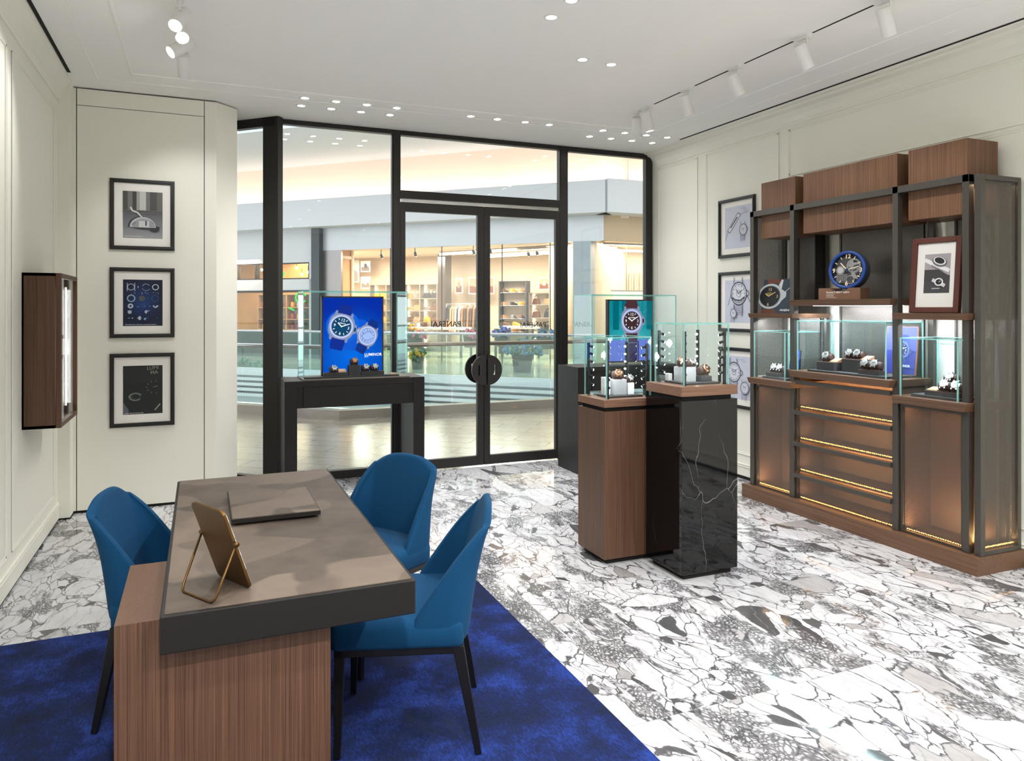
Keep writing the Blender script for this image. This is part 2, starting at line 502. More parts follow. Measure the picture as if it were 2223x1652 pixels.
class MB:
    def __init__(s):
        s.v = []; s.f = []; s.m = []; s.sm = []
    def add(s, vs, fs, m=0, smooth=False):
        b = len(s.v)
        s.v += [Vector(p) for p in vs]
        for f in fs:
            s.f.append([b + i for i in f]); s.m.append(m); s.sm.append(smooth)
        return s
    def box(s, x0, x1, y0, y1, z0, z1, m=0):
        vs = [(x0, y0, z0), (x1, y0, z0), (x1, y1, z0), (x0, y1, z0), (x0, y0, z1), (x1, y0, z1), (x1, y1, z1), (x0, y1, z1)]
        return s.add(vs, [(0, 3, 2, 1), (4, 5, 6, 7), (0, 1, 5, 4), (1, 2, 6, 5), (2, 3, 7, 6), (3, 0, 4, 7)], m)
    def obox(s, M, sx, sy, sz, m=0):
        vs = [M @ Vector((a * sx / 2, b * sy / 2, c * sz / 2)) for c in (-1, 1) for a, b in ((-1, -1), (1, -1), (1, 1), (-1, 1))]
        return s.add(vs, [(0, 3, 2, 1), (4, 5, 6, 7), (0, 1, 5, 4), (1, 2, 6, 5), (2, 3, 7, 6), (3, 0, 4, 7)], m)
    def bar(s, p0, p1, w, h=None, m=0, up=(0, 0, 1), w1=None, h1=None):
        p0 = Vector(p0); p1 = Vector(p1); h = h or w; w1 = w1 or w; h1 = h1 or h
        d = (p1 - p0).normalized(); u = Vector(up)
        if abs(d.dot(u)) > 0.95: u = Vector((0, 1, 0))
        a = d.cross(u).normalized(); b = a.cross(d)
        vs = []
        for p, ww, hh in ((p0, w, h), (p1, w1, h1)):
            vs += [p - a * ww / 2 - b * hh / 2, p + a * ww / 2 - b * hh / 2, p + a * ww / 2 + b * hh / 2, p - a * ww / 2 + b * hh / 2]
        return s.add(vs, [(0, 1, 2, 3), (7, 6, 5, 4), (0, 4, 5, 1), (1, 5, 6, 2), (2, 6, 7, 3), (3, 7, 4, 0)], m)
    def prism(s, poly, z0, z1, m=0):
        n = len(poly)
        vs = [(x, y, z0) for x, y in poly] + [(x, y, z1) for x, y in poly]
        fs = [tuple(reversed(range(n))), tuple(range(n, 2 * n))] + [(i, (i + 1) % n, n + (i + 1) % n, n + i) for i in range(n)]
        return s.add(vs, fs, m)
    def extr(s, poly, fn, d, m=0, smooth=False):
        """poly in 2d, fn(u,v,w)->3d, extruded w 0..d"""
        n = len(poly)
        vs = [fn(u, v, 0) for u, v in poly] + [fn(u, v, d) for u, v in poly]
        fs = [tuple(reversed(range(n))), tuple(range(n, 2 * n))] + [(i, (i + 1) % n, n + (i + 1) % n, n + i) for i in range(n)]
        return s.add(vs, fs, m, smooth)
    def tube(s, pts, r, n=10, m=0, closed=False, smooth=True, r1=None):
        pts = [Vector(p) for p in pts]
        k = len(pts); rings = []
        prev = None
        for i, p in enumerate(pts):
            if closed: d = pts[(i + 1) % k] - pts[i - 1]
            else: d = pts[min(i + 1, k - 1)] - pts[max(i - 1, 0)]
            d = d.normalized() if d.length > 1e-9 else Vector((0, 0, 1))
            if prev is None:
                u = Vector((0, 0, 1)) if abs(d.z) < 0.9 else Vector((1, 0, 0))
                a = d.cross(u).normalized()
            else:
                a = (prev - d * prev.dot(d)).normalized()
            prev = a
            b = d.cross(a)
            rr = r if r1 is None else r + (r1 - r) * i / max(1, k - 1)
            rings.append([p + a * rr * math.cos(2 * PI * j / n) + b * rr * math.sin(2 * PI * j / n) for j in range(n)])
        vs = [q for ring in rings for q in ring]
        fs = []
        for i in range(k if closed else k - 1):
            i2 = (i + 1) % k
            for j in range(n):
                fs.append((i * n + j, i2 * n + j, i2 * n + (j + 1) % n, i * n + (j + 1) % n))
        if not closed:
            fs.append(tuple(range(n))); fs.append(tuple(reversed(range((k - 1) * n, k * n))))
        return s.add(vs, fs, m, smooth)
    def lathe(s, prof, M=None, n=24, m=0, smooth=True, cap=True):
        """prof: (r, z) list, about the z axis of M"""
        M = M or Matrix.Identity(4)
        vs = []
        for r, z in prof:
            vs += [M @ Vector((r * math.cos(2 * PI * j / n), r * math.sin(2 * PI * j / n), z)) for j in range(n)]
        fs = []
        for i in range(len(prof) - 1):
            for j in range(n):
                fs.append((i * n + j, i * n + (j + 1) % n, (i + 1) * n + (j + 1) % n, (i + 1) * n + j))
        if cap:
            fs.append(tuple(reversed(range(n)))); fs.append(tuple(range((len(prof) - 1) * n, len(prof) * n)))
        return s.add(vs, fs, m, smooth)
    def blob(s, c, rx, ry, rz, n=10, k=6, m=0, jit=0.0):
        vs = []; fs = []
        for i in range(k + 1):
            th = PI * i / k
            for j in range(n):
                q = 1 + random.uniform(-jit, jit)
                vs.append((c[0] + rx * q * math.sin(th) * math.cos(2 * PI * j / n), c[1] + ry * q * math.sin(th) * math.sin(2 * PI * j / n), c[2] + rz * q * math.cos(th)))
        for i in range(k):
            for j in range(n):
                fs.append((i * n + j, (i + 1) * n + j, (i + 1) * n + (j + 1) % n, i * n + (j + 1) % n))
        return s.add(vs, fs, m, True)
    def build(s, name, mats, parent=None, local=False, bevel=0.0, bseg=2, sub=0):
        if not isinstance(mats, (list, tuple)): mats = [mats]
        me = bpy.data.meshes.new(name)
        inv = MW[parent.name].inverted() if (parent is not None and not local) else Matrix.Identity(4)
        vs = [inv @ p for p in s.v]
        me.from_pydata([tuple(p) for p in vs], [], s.f)
        for mm in mats: me.materials.append(mm)
        for p, mi, sm in zip(me.polygons, s.m, s.sm):
            p.material_index = mi; p.use_smooth = sm
        me.update()
        o = bpy.data.objects.new(name, me)
        COL.objects.link(o)
        if parent is not None:
            o.parent = parent
        MW[o.name] = MW[parent.name].copy() if (parent is not None) else Matrix.Identity(4)
        if bevel > 0:
            b = o.modifiers.new('bevel', 'BEVEL'); b.width = bevel; b.segments = bseg; b.limit_method = 'ANGLE'; b.angle_limit = R(40)
        if sub:
            b = o.modifiers.new('sub', 'SUBSURF'); b.levels = sub; b.render_levels = sub
        return o

def solo(o, label, cat, group=None):
    return tag(o, label, cat, group)

def kids(o):
    return [c for c in bpy.data.objects if c.parent is o]

KIDS = {}
def dup(root, loc=None, rz=None, label=None, group=None, mat=None, remap=None):
    def cp(o, par):
        c = o.copy()
        COL.objects.link(c)
        c.parent = par
        if o.name not in KIDS: KIDS[o.name] = kids(o)
        for k in KIDS[o.name]:
            cp(k, c)
        return c
    r = cp(root, None)
    M = mat if mat is not None else Matrix.Translation(Vector(loc)) @ Matrix.Rotation(rz or 0.0, 4, 'Z')
    r.matrix_basis = M
    MW[r.name] = M.copy()
    if label: r['label'] = label
    if group: r['group'] = group
    return r

def light(name, kind, loc, energy, color=(1, 0.95, 0.88), parent=None, size=0.05, spot=None, blend=0.6, aim=None, sy=None):
    d = bpy.data.lights.new(name, kind)
    d.energy = energy
    d.color = color
    if kind == 'AREA':
        d.size = size
        if sy: d.shape = 'RECTANGLE'; d.size_y = sy
    else:
        d.shadow_soft_size = size
    if kind == 'SPOT':
        d.spot_size = R(spot or 90); d.spot_blend = blend
    o = bpy.data.objects.new(name, d)
    COL.objects.link(o)
    q = Vector(aim if aim is not None else (0, 0, -1)).to_track_quat('-Z', 'Y').to_matrix().to_4x4()
    Mx = Matrix.Translation(Vector(loc)) @ q
    if parent is not None:
        o.parent = parent
        o.matrix_basis = MW[parent.name].inverted() @ Mx
    else:
        o.matrix_basis = Mx
    return o

# ---- flat graphics (prints, dials, lettering)
FONT_CACHE = {}
def text_mesh(s, size=1.0, shear=0.0, bold=0.0, spacing=1.0):
    k = (s, shear, bold, spacing)
    if k not in FONT_CACHE:
        c = bpy.data.curves.new('t', 'FONT')
        c.body = s; c.size = 1.0; c.shear = shear; c.offset = bold; c.space_character = spacing; c.resolution_u = 3
        o = bpy.data.objects.new('t', c)
        me = bpy.data.meshes.new_from_object(o)
        vs = [(p.co.x, p.co.y) for p in me.vertices]
        fs = [tuple(p.vertices) for p in me.polygons]
        bpy.data.objects.remove(o); bpy.data.curves.remove(c); bpy.data.meshes.remove(me)
        FONT_CACHE[k] = (vs, fs)
    vs, fs = FONT_CACHE[k]
    return [(x * size, y * size) for x, y in vs], fs

class G2:
    """flat drawing in metres; colours by material name, layered by a fraction of a millimetre"""
    def __init__(s, glow=0.0):
        s.p = []; s.glow = glow; s.lay = 0
    def col(s, rgb):
        if s.glow > 0: return emit('screen_%d_%d_%d_%d' % (rgb + (int(s.glow * 100),)), rgb, s.glow)
        return plain('print_%d_%d_%d' % rgb, rgb, 0.6)
    def poly(s, pts, rgb):
        s.lay += 1; s.p.append((pts, [tuple(range(len(pts)))], s.lay, s.col(rgb))); return s
    def many(s, lst, rgb):
        s.lay += 1
        for pts in lst: s.p.append((pts, [tuple(range(len(pts)))], s.lay, s.col(rgb)))
        return s
    def rect(s, x0, y0, x1, y1, rgb): return s.poly([(x0, y0), (x1, y0), (x1, y1), (x0, y1)], rgb)
    def disc(s, x, y, r, rgb, ry=None, n=32, rot=0.0):
        ry = ry or r; c, sn = math.cos(rot), math.sin(rot)
        return s.poly([(x + r * math.cos(a) * c - ry * math.sin(a) * sn, y + r * math.cos(a) * sn + ry * math.sin(a) * c) for a in [2 * PI * i / n for i in range(n)]], rgb)
    def ring(s, x, y, r, w, rgb, ry=None, n=32, a0=0.0, a1=2 * PI, rot=0.0):
        ry = ry or r; c, sn = math.cos(rot), math.sin(rot); lst = []
        def P(rr, a):
            k = rr / r
            return (x + r * k * math.cos(a) * c - ry * k * math.sin(a) * sn, y + r * k * math.cos(a) * sn + ry * k * math.sin(a) * c)
        for i in range(n):
            a, b = a0 + (a1 - a0) * i / n, a0 + (a1 - a0) * (i + 1) / n
            lst.append([P(r - w, a), P(r, a), P(r, b), P(r - w, b)])
        return s.many(lst, rgb)
    def line(s, pts, w, rgb):
        lst = []
        for (a, b), (c, d) in zip(pts, pts[1:]):
            l = math.hypot(c - a, d - b) or 1
            nx, ny = -(d - b) / l * w / 2, (c - a) / l * w / 2
            lst.append([(a + nx, b + ny), (a - nx, b - ny), (c - nx, d - ny), (c + nx, d + ny)])
        return s.many(lst, rgb)
    def text(s, x, y, t, size, rgb, shear=0.0, bold=0.0, mirror=False, align='l', spacing=1.0, rot=0.0):
        vs, fs = text_mesh(t, size, shear, bold, spacing)
        if not vs: return s
        w = max(v[0] for v in vs)
        o = {'l': 0, 'c': -w / 2, 'r': -w}[align]
        c, sn = math.cos(rot), math.sin(rot)
        pts = [(a + o, b) for a, b in vs]
        if mirror: pts = [(-a, b) for a, b in pts]
        pts = [(x + a * c - b * sn, y + a * sn + b * c) for a, b in pts]
        s.lay += 1
        s.p.append((pts, fs, s.lay, s.col(rgb)))
        return s
    def build(s, name, parent, fn, step=0.00035, local=False):
        mb = MB(); mats = []
        for pts, fs, lay, mt in s.p:
            if mt not in mats: mats.append(mt)
            mb.add([fn(u, v, lay * step) for u, v in pts], fs, mats.index(mt))
        return mb.build(name, mats, parent, local=local)

def plane_fn(O, U, V):
    O = Vector(O); U = Vector(U).normalized(); V = Vector(V).normalized(); W = U.cross(V)
    return lambda u, v, w: O + U * u + V * v + W * w

def draw_watch(g, cx, cy, r, rot=0.0, case=(205, 212, 230), dial=(16, 50, 84), mark=(235, 240, 250), strap=(20, 40, 90), guard=1, hands=True, brand=None, sk=1.0):
    c, sn = math.cos(rot), math.sin(rot)
    def T(x, y): return (cx + (x * c - y * sn) * r * sk, cy + (x * sn + y * c) * r)
    g.poly([T(-.62, .8), T(.62, .8), T(.5, 1.75), T(-.5, 1.75)], strap)
    g.poly([T(-.62, -.8), T(-.5, -1.9), T(.5, -1.9), T(.62, -.8)], strap)
    lug = tuple(max(0, int(v * 0.72)) for v in case)
    for sx in (-1, 1):
        for sy in (-1, 1):
            g.poly([T(sx * .5, sy * .8), T(sx * .78, sy * .6), T(sx * .72, sy * 1.18), T(sx * .55, sy * 1.2)], lug)
    if guard:
        g.poly([T(guard * .8, .55), T(guard * 1.18, .34), T(guard * 1.32, 0), T(guard * 1.18, -.34), T(guard * .8, -.55)], lug)
        g.poly([T(guard * 1.0, .18), T(guard * 1.2, .14), T(guard * 1.2, -.14), T(guard * 1.0, -.18)], dial)
    cush = [T(math.copysign(abs(math.cos(a)) ** 0.72, math.cos(a)) * 1.04, math.copysign(abs(math.sin(a)) ** 0.72, math.sin(a)) * 1.04) for a in [2 * PI * i / 40 for i in range(40)]]
    g.poly(cush, lug)
    def circ(q, n=36): return [T(q * math.cos(2 * PI * i / n), q * math.sin(2 * PI * i / n)) for i in range(n)]
    g.poly(circ(.95), case)
    g.poly(circ(.80), tuple(int(v * 0.5) for v in case))
    g.poly(circ(.76), dial)
    tk = []
    for i in range(12):
        if i in (0, 3, 6, 9): continue
        a = PI / 2 - 2 * PI * i / 12
        ca, sa = math.cos(a), math.sin(a)
        tk.append([T(.55 * ca - .02 * sa, .55 * sa + .02 * ca), T(.70 * ca - .03 * sa, .70 * sa + .03 * ca), T(.70 * ca + .03 * sa, .70 * sa - .03 * ca), T(.55 * ca + .02 * sa, .55 * sa - .02 * ca)])
    g.many(tk, mark)
    for t_, x, y in (('12', 0, .42), ('6', 0, -.68), ('3', .56, -.12), ('9', -.56, -.12)):
        p = T(x, y)
        g.text(p[0], p[1], t_, r * .34, mark, align='c', rot=rot)
    if brand:
        p = T(0, .22); g.text(p[0], p[1], brand, r * .13, mark, align='c', rot=rot, bold=0.01)
    if hands:
        g.line([T(0, 0), T(.50, .30)], r * .07, mark)
        g.line([T(0, 0), T(-.34, .24)], r * .08, mark)
        g.poly(circ(.06, 12), mark)

# ================================================================== ROOM SHELL
XL, XR, YS, YP = -0.965, 4.56, 6.80, 6.42      # left wall, right wall, storefront, picture wall
def st(name, mb, mat, **kw):
    o = mb.build(name, mat, **kw); o['kind'] = 'structure'; return o

st('floor', MB().box(XL - .1, XR + .1, -3.2, YS + .06, -.1, 0), M_floor)
st('ceiling', MB().prism([(XL - .1, -3.2), (XR + .1, -3.2), (XR + .1, YS + .1), (.62, YS + .1), (.25, 7.2), (XL - .1, 7.2)], CEIL, CEIL + .12), M_ceil)
wl = MB().box(XL - .1, XL, -3.2, 6.45, 0.012, CEIL)
wl.box(XL, -.885, 6.27, 6.44, 0.012, CEIL)
st('wall_left', wl, M_wall)
st('wall_right', MB().box(XR, XR + .1, -3.2, YS + .1, 0.012, CEIL), M_wall)
st('wall_back', MB().box(XL - .1, XR + .1, -3.3, -3.2, 0, CEIL), plain('taupe_rear_wall', (70, 60, 53), .6))
# picture wall with its chamfered end
wp = MB()
t = .004
def pz(x0, x1, z0, z1): wp.box(x0, x1, YP, YP + .12, z0, z1)
wp.box(-.89, .12, YP + .012, YP + .14, 0.02, CEIL - .008, 1)             # dark backing seen in the reveals
pz(-.885, -.866, 0.02, CEIL - .012); pz(-.866 + t * 1.5, .031 - t, 3.09 + t * 1.2, CEIL - .012); pz(.031 + t * .2, .12, 0.02, CEIL - .012)
wp.prism([(.12, YP), (.283, 6.583), (.283, 7.06), (.12, 7.06)], 0.02, CEIL - .012)
st('wall_picture', wp, [M_wall, M_gap])
st('door_3', MB().box(-.866 + t * 1.5, .031 - t * 1.2, YP + .001, YP + .012, .02, 3.09), M_wall)
# base gaps, skirting
bg = MB().box(XL - .02, XL + .001, -3.2, 6.3, 0, .014)
st('baseboard_left', MB().box(XL, XL + .012, -3.2, 6.27, .014, .105).box(XL, XL + .018, -3.2, 6.27, .105, .118).box(XL, XL + .014, -3.2, 6.27, .122, .132), M_wall, bevel=.002)
st('baseboard_right', MB().box(XR - .012, XR, -3.2, YS, .03, .11).box(XR - .018, XR, -3.2, YS, .11, .122).box(XR - .014, XR, -3.2, YS, .127, .138), M_wall, bevel=.002)
tg = MB().box(XL - .005, XL + .006, -3.2, 6.26, 0, .014).box(XL, -.895, 6.28, 6.3, 0, .02).box(-.885, .12, YP + .004, YP + .02, 0, .022).box(XR - .008, XR + .005, -3.2, YS, 0, .03)
tg.box(-.90, -.883, 6.27, 6.43, 0, .012)
st('trim_1', tg, M_gap)
# cornices
cor = [(0, 0), (.0, -.16), (.012, -.16), (.014, -.145), (.028, -.13), (.032, -.10), (.045, -.06), (.07, -.035), (.078, -.02), (.094, -.016), (.094, 0)]
mb = MB().extr(cor, lambda u, v, w: Vector((XL + u, 6.27 - w, CEIL + v)), 9.4)
st('trim_2', mb, M_wall)
cor2 = [(0, 0), (0, -.15), (.010, -.15), (.012, -.14), (.022, -.12), (.03, -.08), (.05, -.045), (.09, -.028), (.1, -.014), (.13, -.012), (.13, 0)]
mb = MB().extr(cor2, lambda u, v, w: Vector((XR - u, YS - w, CEIL + v)), 9.9)
st('trim_3', mb, M_wall)
# ceiling border mouldings: two thin ribs following the room
def rib(x0, x1, y0, y1, w, h):
    b = MB()
    b.box(x0, x0 + w, y0, y1, CEIL - h, CEIL + .01); b.box(x1 - w, x1, y0, y1, CEIL - h, CEIL + .01)
    b.box(x0, x1, y1 - w, y1, CEIL - h, CEIL + .01); b.box(x0, x1, y0, y0 + w, CEIL - h, CEIL + .01)
    return b
st('trim_4', rib(-.462, 3.97, -2.9, 5.92, .018, .006), M_ceil, bevel=.003)
st('trim_5', rib(-.70, 4.21, -3.0, 6.14, .012, .004), M_ceil, bevel=.002)
# slot diffusers
for nm, x, y1, lb in (('trim_6', -.86, 6.05, 0), ('trim_7', 4.39, 6.10, 1)):
    st(nm, MB().box(x - .011, x + .011, -2.8, y1, CEIL - .003, CEIL + .01), M_gap)
# panel mouldings on the walls
def moulding(name, fn, y0, y1, z0, z1):
    b = MB()
    for w, h, o in ((.022, .0045, 0), (.008, .0075, .007)):
        for (a, c, d, e) in ((y0, y1, z0, z0 + w), (y0, y1, z1 - w, z1), (y0, y0 + w, z0, z1), (y1 - w, y1, z0, z1)):
            b.box(*fn(a, c, h), d, e)
    return st(name, b, M_wall, bevel=.002)
lf = lambda a, c, h: (XL, XL + h, a, c)
rf = lambda a, c, h: (XR - h, XR, a, c)
moulding('trim_8', lf, 4.84, 6.12, .20, 2.98)
moulding('trim_9', lf, 2.9, 4.72, .20, 2.98)
moulding('trim_10', rf, 6.04, 6.72, .22, 3.06)
moulding('trim_11', rf, 4.92, 5.91, .22, 3.06)
moulding('trim_12', rf, 1.6, 4.81, 2.66, 3.06)
moulding('trim_13', rf, 1.6, 4.81, .22, 2.64)

# ================================================================== STOREFRONT
def leaf_frame(b, x0, x1, z0, z1, l, r, bt, tp, y0=YS, y1=YS + .05):
    b.box(x0, x0 + l, y0, y1, z0, z1); b.box(x1 - r, x1, y0, y1, z0, z1)
    b.box(x0 + l, x1 - r, y0, y1, z0, z0 + bt); b.box(x0 + l, x1 - r, y0, y1, z1 - tp, z1)
w2 = sname('window_2')
b = MB(); leaf_frame(b, .66, 1.732, 0, CEIL - .002, .008, .061, .075, .040, YS, YS + .07)
b.box(1.655, 1.672, YS + .01, YS + .06, .075, CEIL - .04)
b.build('window_frame', M_frame, w2, bevel=.003)
MB().box(.668, 1.656, YS + .02, YS + .03, .07, 3.195).build('pane', M_glass, w2)
w3 = sname('window_3')
b = MB(); leaf_frame(b, 1.732, 3.41, 2.592, CEIL - .002, .004, .004, .074, .042, YS, YS + .07)
b.build('window_frame', M_frame, w3, bevel=.003)
MB().box(1.735, 3.408, YS + .02, YS + .03, 2.66, 3.19).build('pane', M_glass, w3)
MB().box(1.75, 3.40, YS + .02, YS + .05, 2.562, 2.590).build('closer_cover', M_steel, w3)
w4 = sname('window_4')
b = MB(); leaf_frame(b, 3.411, 4.537, 0, CEIL - .002, .092, .085, .075, .05, YS, YS + .07)
b.build('window_frame', M_frame, w4, bevel=.006)
MB().box(3.50, 4.455, YS + .02, YS + .03, .07, 3.19).build('pane', M_glass, w4)

def half_disc(b, cx, cz, r, side, y0, y1, slot=(.055, .083, .05)):
    a, c, h = slot
    def arc(u0, u1, n=10):
        return [(u0 + (u1 - u0) * i / n, math.sqrt(max(0, r * r - (u0 + (u1 - u0) * i / n) ** 2))) for i in range(n + 1)]
    fn = lambda u, v, w: Vector((cx + side * u, y0 + w, cz + v))
    d = y1 - y0
    def piece(p): b.extr(p, fn, d)
    up = arc(0, a); piece([(u, v) for u, v in up] + [(u, -v) for u, v in reversed(up)])
    up = arc(c, r - 1e-4, 14); piece([(u, v) for u, v in up] + [(u, -v) for u, v in reversed(up)])
    up = arc(a, c, 4); piece([(a, h)] + up + [(c, h)]); piece([(a, -h)] + [(u, -v) for u, v in up] + [(c, -h)])

for nm, x0, x1, ls, rs, side, cx in (('door_1', 1.738, 2.572, .045, .065, -1, 2.566), ('door_2', 2.578, 3.408, .062, .046, 1, 2.584)):
    dr = sname(nm)
    b = MB(); leaf_frame(b, x0, x1, .012, 2.556, ls, rs, .092, .088, YS, YS + .048)
    b.build('door_frame', M_frame, dr, bevel=.003)
    MB().box(x0 + ls - .005, x1 - rs + .005, YS + .02, YS + .03, .10, 2.47).build('pane', M_glass, dr)
    b = MB(); half_disc(b, cx, .952, .148, side, YS - .085, YS - .062)
    for zz in (-.09, .09):
        b.box(min(cx + side * .015, cx + side * .04), max(cx + side * .015, cx + side * .04), YS - .064, YS + .004, .952 + zz - .01, .952 + zz + .01)
    b.build('handle', M_frame, dr)
    b = MB(); half_disc(b, cx, .952, .148, side, YS + .11, YS + .133)
    for zz in (-.09, .09):
        b.box(min(cx + side * .015, cx + side * .04), max(cx + side * .015, cx + side * .04), YS + .044, YS + .112, .952 + zz - .01, .952 + zz + .01)
    b.build('handle', M_frame, dr)
    g = G2()
    if side < 0: g.text(2.343, 1.375, 'PANERAI', .076, (14, 13, 13), mirror=True, bold=.012, spacing=1.02)
    else: g.text(3.26, 1.362, 'PANERAI', .072, (24, 23, 22), mirror=True, bold=.006, spacing=1.02)
    g.build('lettering', dr, lambda u, v, w: Vector((u, YS + .019 - w, v)))
# corner post and the 45 degree side light
w1 = sname('window_1')
MB().prism([(.622, 6.705), (.668, 6.76), (.668, 6.88), (.60, 6.95), (.545, 6.90), (.505, 6.822)], 0, CEIL - .001).build('corner_post', M_frame, w1, bevel=.004)
a = Vector((.60, 6.727, 0)); bb_ = Vector((.275, 7.052, 0))
nn = Vector((.7071, .7071, 0))
b = MB()
b.bar(a + nn * .03 + Vector((0, 0, 3.19)), bb_ + nn * .03 + Vector((0, 0, 3.19)), .06, .078)
b.bar(a + nn * .03 + Vector((0, 0, .035)), bb_ + nn * .03 + Vector((0, 0, .035)), .06, .07)
b.build('window_frame', M_frame, w1)
MB().bar(a + nn * .03 + Vector((0, 0, 1.61)), bb_ + nn * .03 + Vector((0, 0, 1.61)), .01, 3.1).build('pane', M_glass, w1)

# ================================================================== CEILING LIGHTS
WARM = (1, .985, .97)
def make_down():
    r = thing('downlight', '', 'ceiling light', (0, 0, CEIL))
    MB().lathe([(.030, -.001), (.030, -.006), (.042, -.006), (.046, -.001)], n=20, cap=False).build('trim_ring', M_whitemetal, r, local=True)
    MB().lathe([(.0005, -.003), (.030, -.003)], n=20, cap=False).build('lens', M_lamp, r, local=True)
    return r
down0 = make_down()
KIDS[down0.name] = kids(down0)
downs = [(1.86, 3.57, 'nearest the top edge', 1), (1.86, 3.82, 'second from the top edge', 1), (2.37, 4.39, 'left of the middle pair', 1), (2.60, 4.40, 'right of the middle pair', 1)]
xs_l = [.767, 1.012, 1.261, 1.512]; xs_m = [2.17, 2.42, 2.69, 2.93]; xs_r = [3.49, 3.73, 3.97, 4.21]
ords = ['first', 'second', 'third', 'fourth']
for i, x in enumerate(xs_l):
    downs.append((x, 6.05, 'far-left cluster, back row, %s from left' % ords[i], 0)); downs.append((x, 6.29, 'far-left cluster, row beside the glass, %s from left' % ords[i], 0))
for i, x in enumerate(xs_m): downs.append((x, 6.06, 'middle row above the doors, %s from left' % ords[i], 0))
for i, x in enumerate(xs_r):
    downs.append((x, 6.06, 'far-right cluster, back row, %s from left' % ords[i], 0)); downs.append((x, 6.32, 'far-right cluster, row beside the glass, %s from left' % ords[i], 0))
rear = [(x, y) for y in (-2.0, -.6, .8, 1.9) for x in (.1, 1.7, 3.2)]  # out-of-view downlights added as fill light for the room
first = True
for x, y, lab, big in downs + [(x, y, 'over the unseen near part, row %s, %s from left' % (ords[[-2.0, -.6, .8, 1.9].index(y)], ords[[.1, 1.7, 3.2].index(x)]), 2) for x, y in rear]:
    if first: o = down0; o.matrix_basis = Matrix.Translation((x, y, CEIL)); MW[o.name] = o.matrix_basis.copy(); first = False
    else: o = dup(down0, (x, y, CEIL), 0)
    o['label'] = ('small round recessed downlight, ' + lab)[:200]
    o['group'] = 'recessed downlights in the white ceiling'
    e = {0: 24, 1: 46, 2: 185 if y < -1 else (250 if y < 0 else 66)}[big]
    light('lamp_glow', 'SPOT', (x, y, CEIL - .012), e * (1 if big else (.06 if x > 4 else (.2 if x > 3.8 else (.5 if x > 3.6 else (.35 if x < .8 else 1))))), WARM, o, .03, 150 if big == 2 else (120 if big else 110), .8)

def make_track():
    r = thing('track_spotlight', '', 'spotlight', (0, 0, 0))
    MB().box(-.018, .018, -.05, .05, -.018, 0).build('adapter', M_whitemetal, r, local=True, bevel=.003)
    MB().box(-.006, .006, -.034, -.026, -.075, -.016).box(-.006, .006, -.034, .01, -.08, -.068).build('bracket', M_whitemetal, r, local=True)
    return r
trk0 = make_track()
def head(r, aim):
    """cylinder head hung under the bracket, pointing along aim"""
    q = Vector(aim).normalized().to_track_quat('-Z', 'Y').to_matrix().to_4x4()
    M_ = Matrix.Translation((0, 0, -.115)) @ q
    MB().lathe([(.034, .07), (.038, .062), (.038, -.085), (.035, -.088), (.033, -.078)], M_, 24, cap=True).build('lamp_head', M_whitemetal, r, local=True)
    MB().lathe([(.0005, -.0885), (.028, -.0885)], M_, 24, cap=False).build('lens', M_lamp, r, local=True)
    return q
spots = [(3.43, 5.385, (.35, .5, -.8), 'tilted white track spotlight, farthest on the right track by the glass'),
         (3.43, 5.215, (.25, .0, -1), 'upright white track spotlight beside the tilted farthest one, right track'),
         (3.43, 4.68, (.45, .1, -1), 'white track spotlight third from the far end, right track'),
         (3.43, 4.12, (.6, .0, -1), 'white track spotlight in the middle of the right track'),
         (3.43, 3.495, (.6, .05, -1), 'white track spotlight second from the top edge, right track'),
         (3.43, 2.90, (.5, .1, -1), 'white track spotlight at the top edge, right track'),
         (-.10, 5.17, (.05, .9, -.9), 'white track spotlight at the far end of the left track'),
         (-.10, 4.83, (-.75, -.35, -.6), 'white track spotlight turned to the wall cabinet, left track'),
         (-.10, 4.55, (.1, -.8, -.8), 'glaring track spotlight in the middle of the left track'),
         (-.10, 4.36, (-.3, -.7, -.8), 'bright track spotlight cut by the top edge, left track')]
for i, (x, y, aim, lab) in enumerate(spots):
    o = trk0 if i == 0 else dup(trk0, (x, y, CEIL), 0)
    o.matrix_basis = Matrix.Translation((x, y, CEIL)); MW[o.name] = o.matrix_basis.copy()
    o['label'] = lab; o['group'] = 'white track spotlights'
    if i == 0: KIDS[trk0.name] = kids(trk0)
    head(o, aim)
    a = Vector(aim).normalized()
    light('lamp_glow', 'SPOT', Vector((x, y, CEIL - .115)) + a * .095, ({0: 2, 1: 5}.get(i, 15)) if i < 6 else 24, WARM, o, .025, 75, .6, aim)
for i, (x, segs) in enumerate(((3.43, [(5.12, 4.76), (4.58, 4.20), (4.03, 3.58), (3.42, 2.98), (2.8, 1.5)]), (-.10, [(5.10, 4.98), (4.78, 4.6), (4.3, 1.5)]))):
    b = MB().box(x - .019, x + .019, 1.4, 5.5 if i == 0 else 5.26, CEIL - .0015, CEIL + .012, 0)
    for y1, y0 in segs: b.box(x - .007, x + .007, y0, y1, CEIL - .003, CEIL + .010, 1)
    solo(b.build('lighting_track', [M_ceil, M_gap]), ['recessed lighting track with black slots over the wall display unit', 'recessed lighting track with a black slot over the left side of the shop'][i], 'lighting track')

# ================================================================== RUG AND DESK
solo(MB().box(-.92, 1.44, .7, 3.995, .0, .018).build('rug', M_rug, bevel=.006), 'deep blue pile rug under the desk and chairs', 'rug')

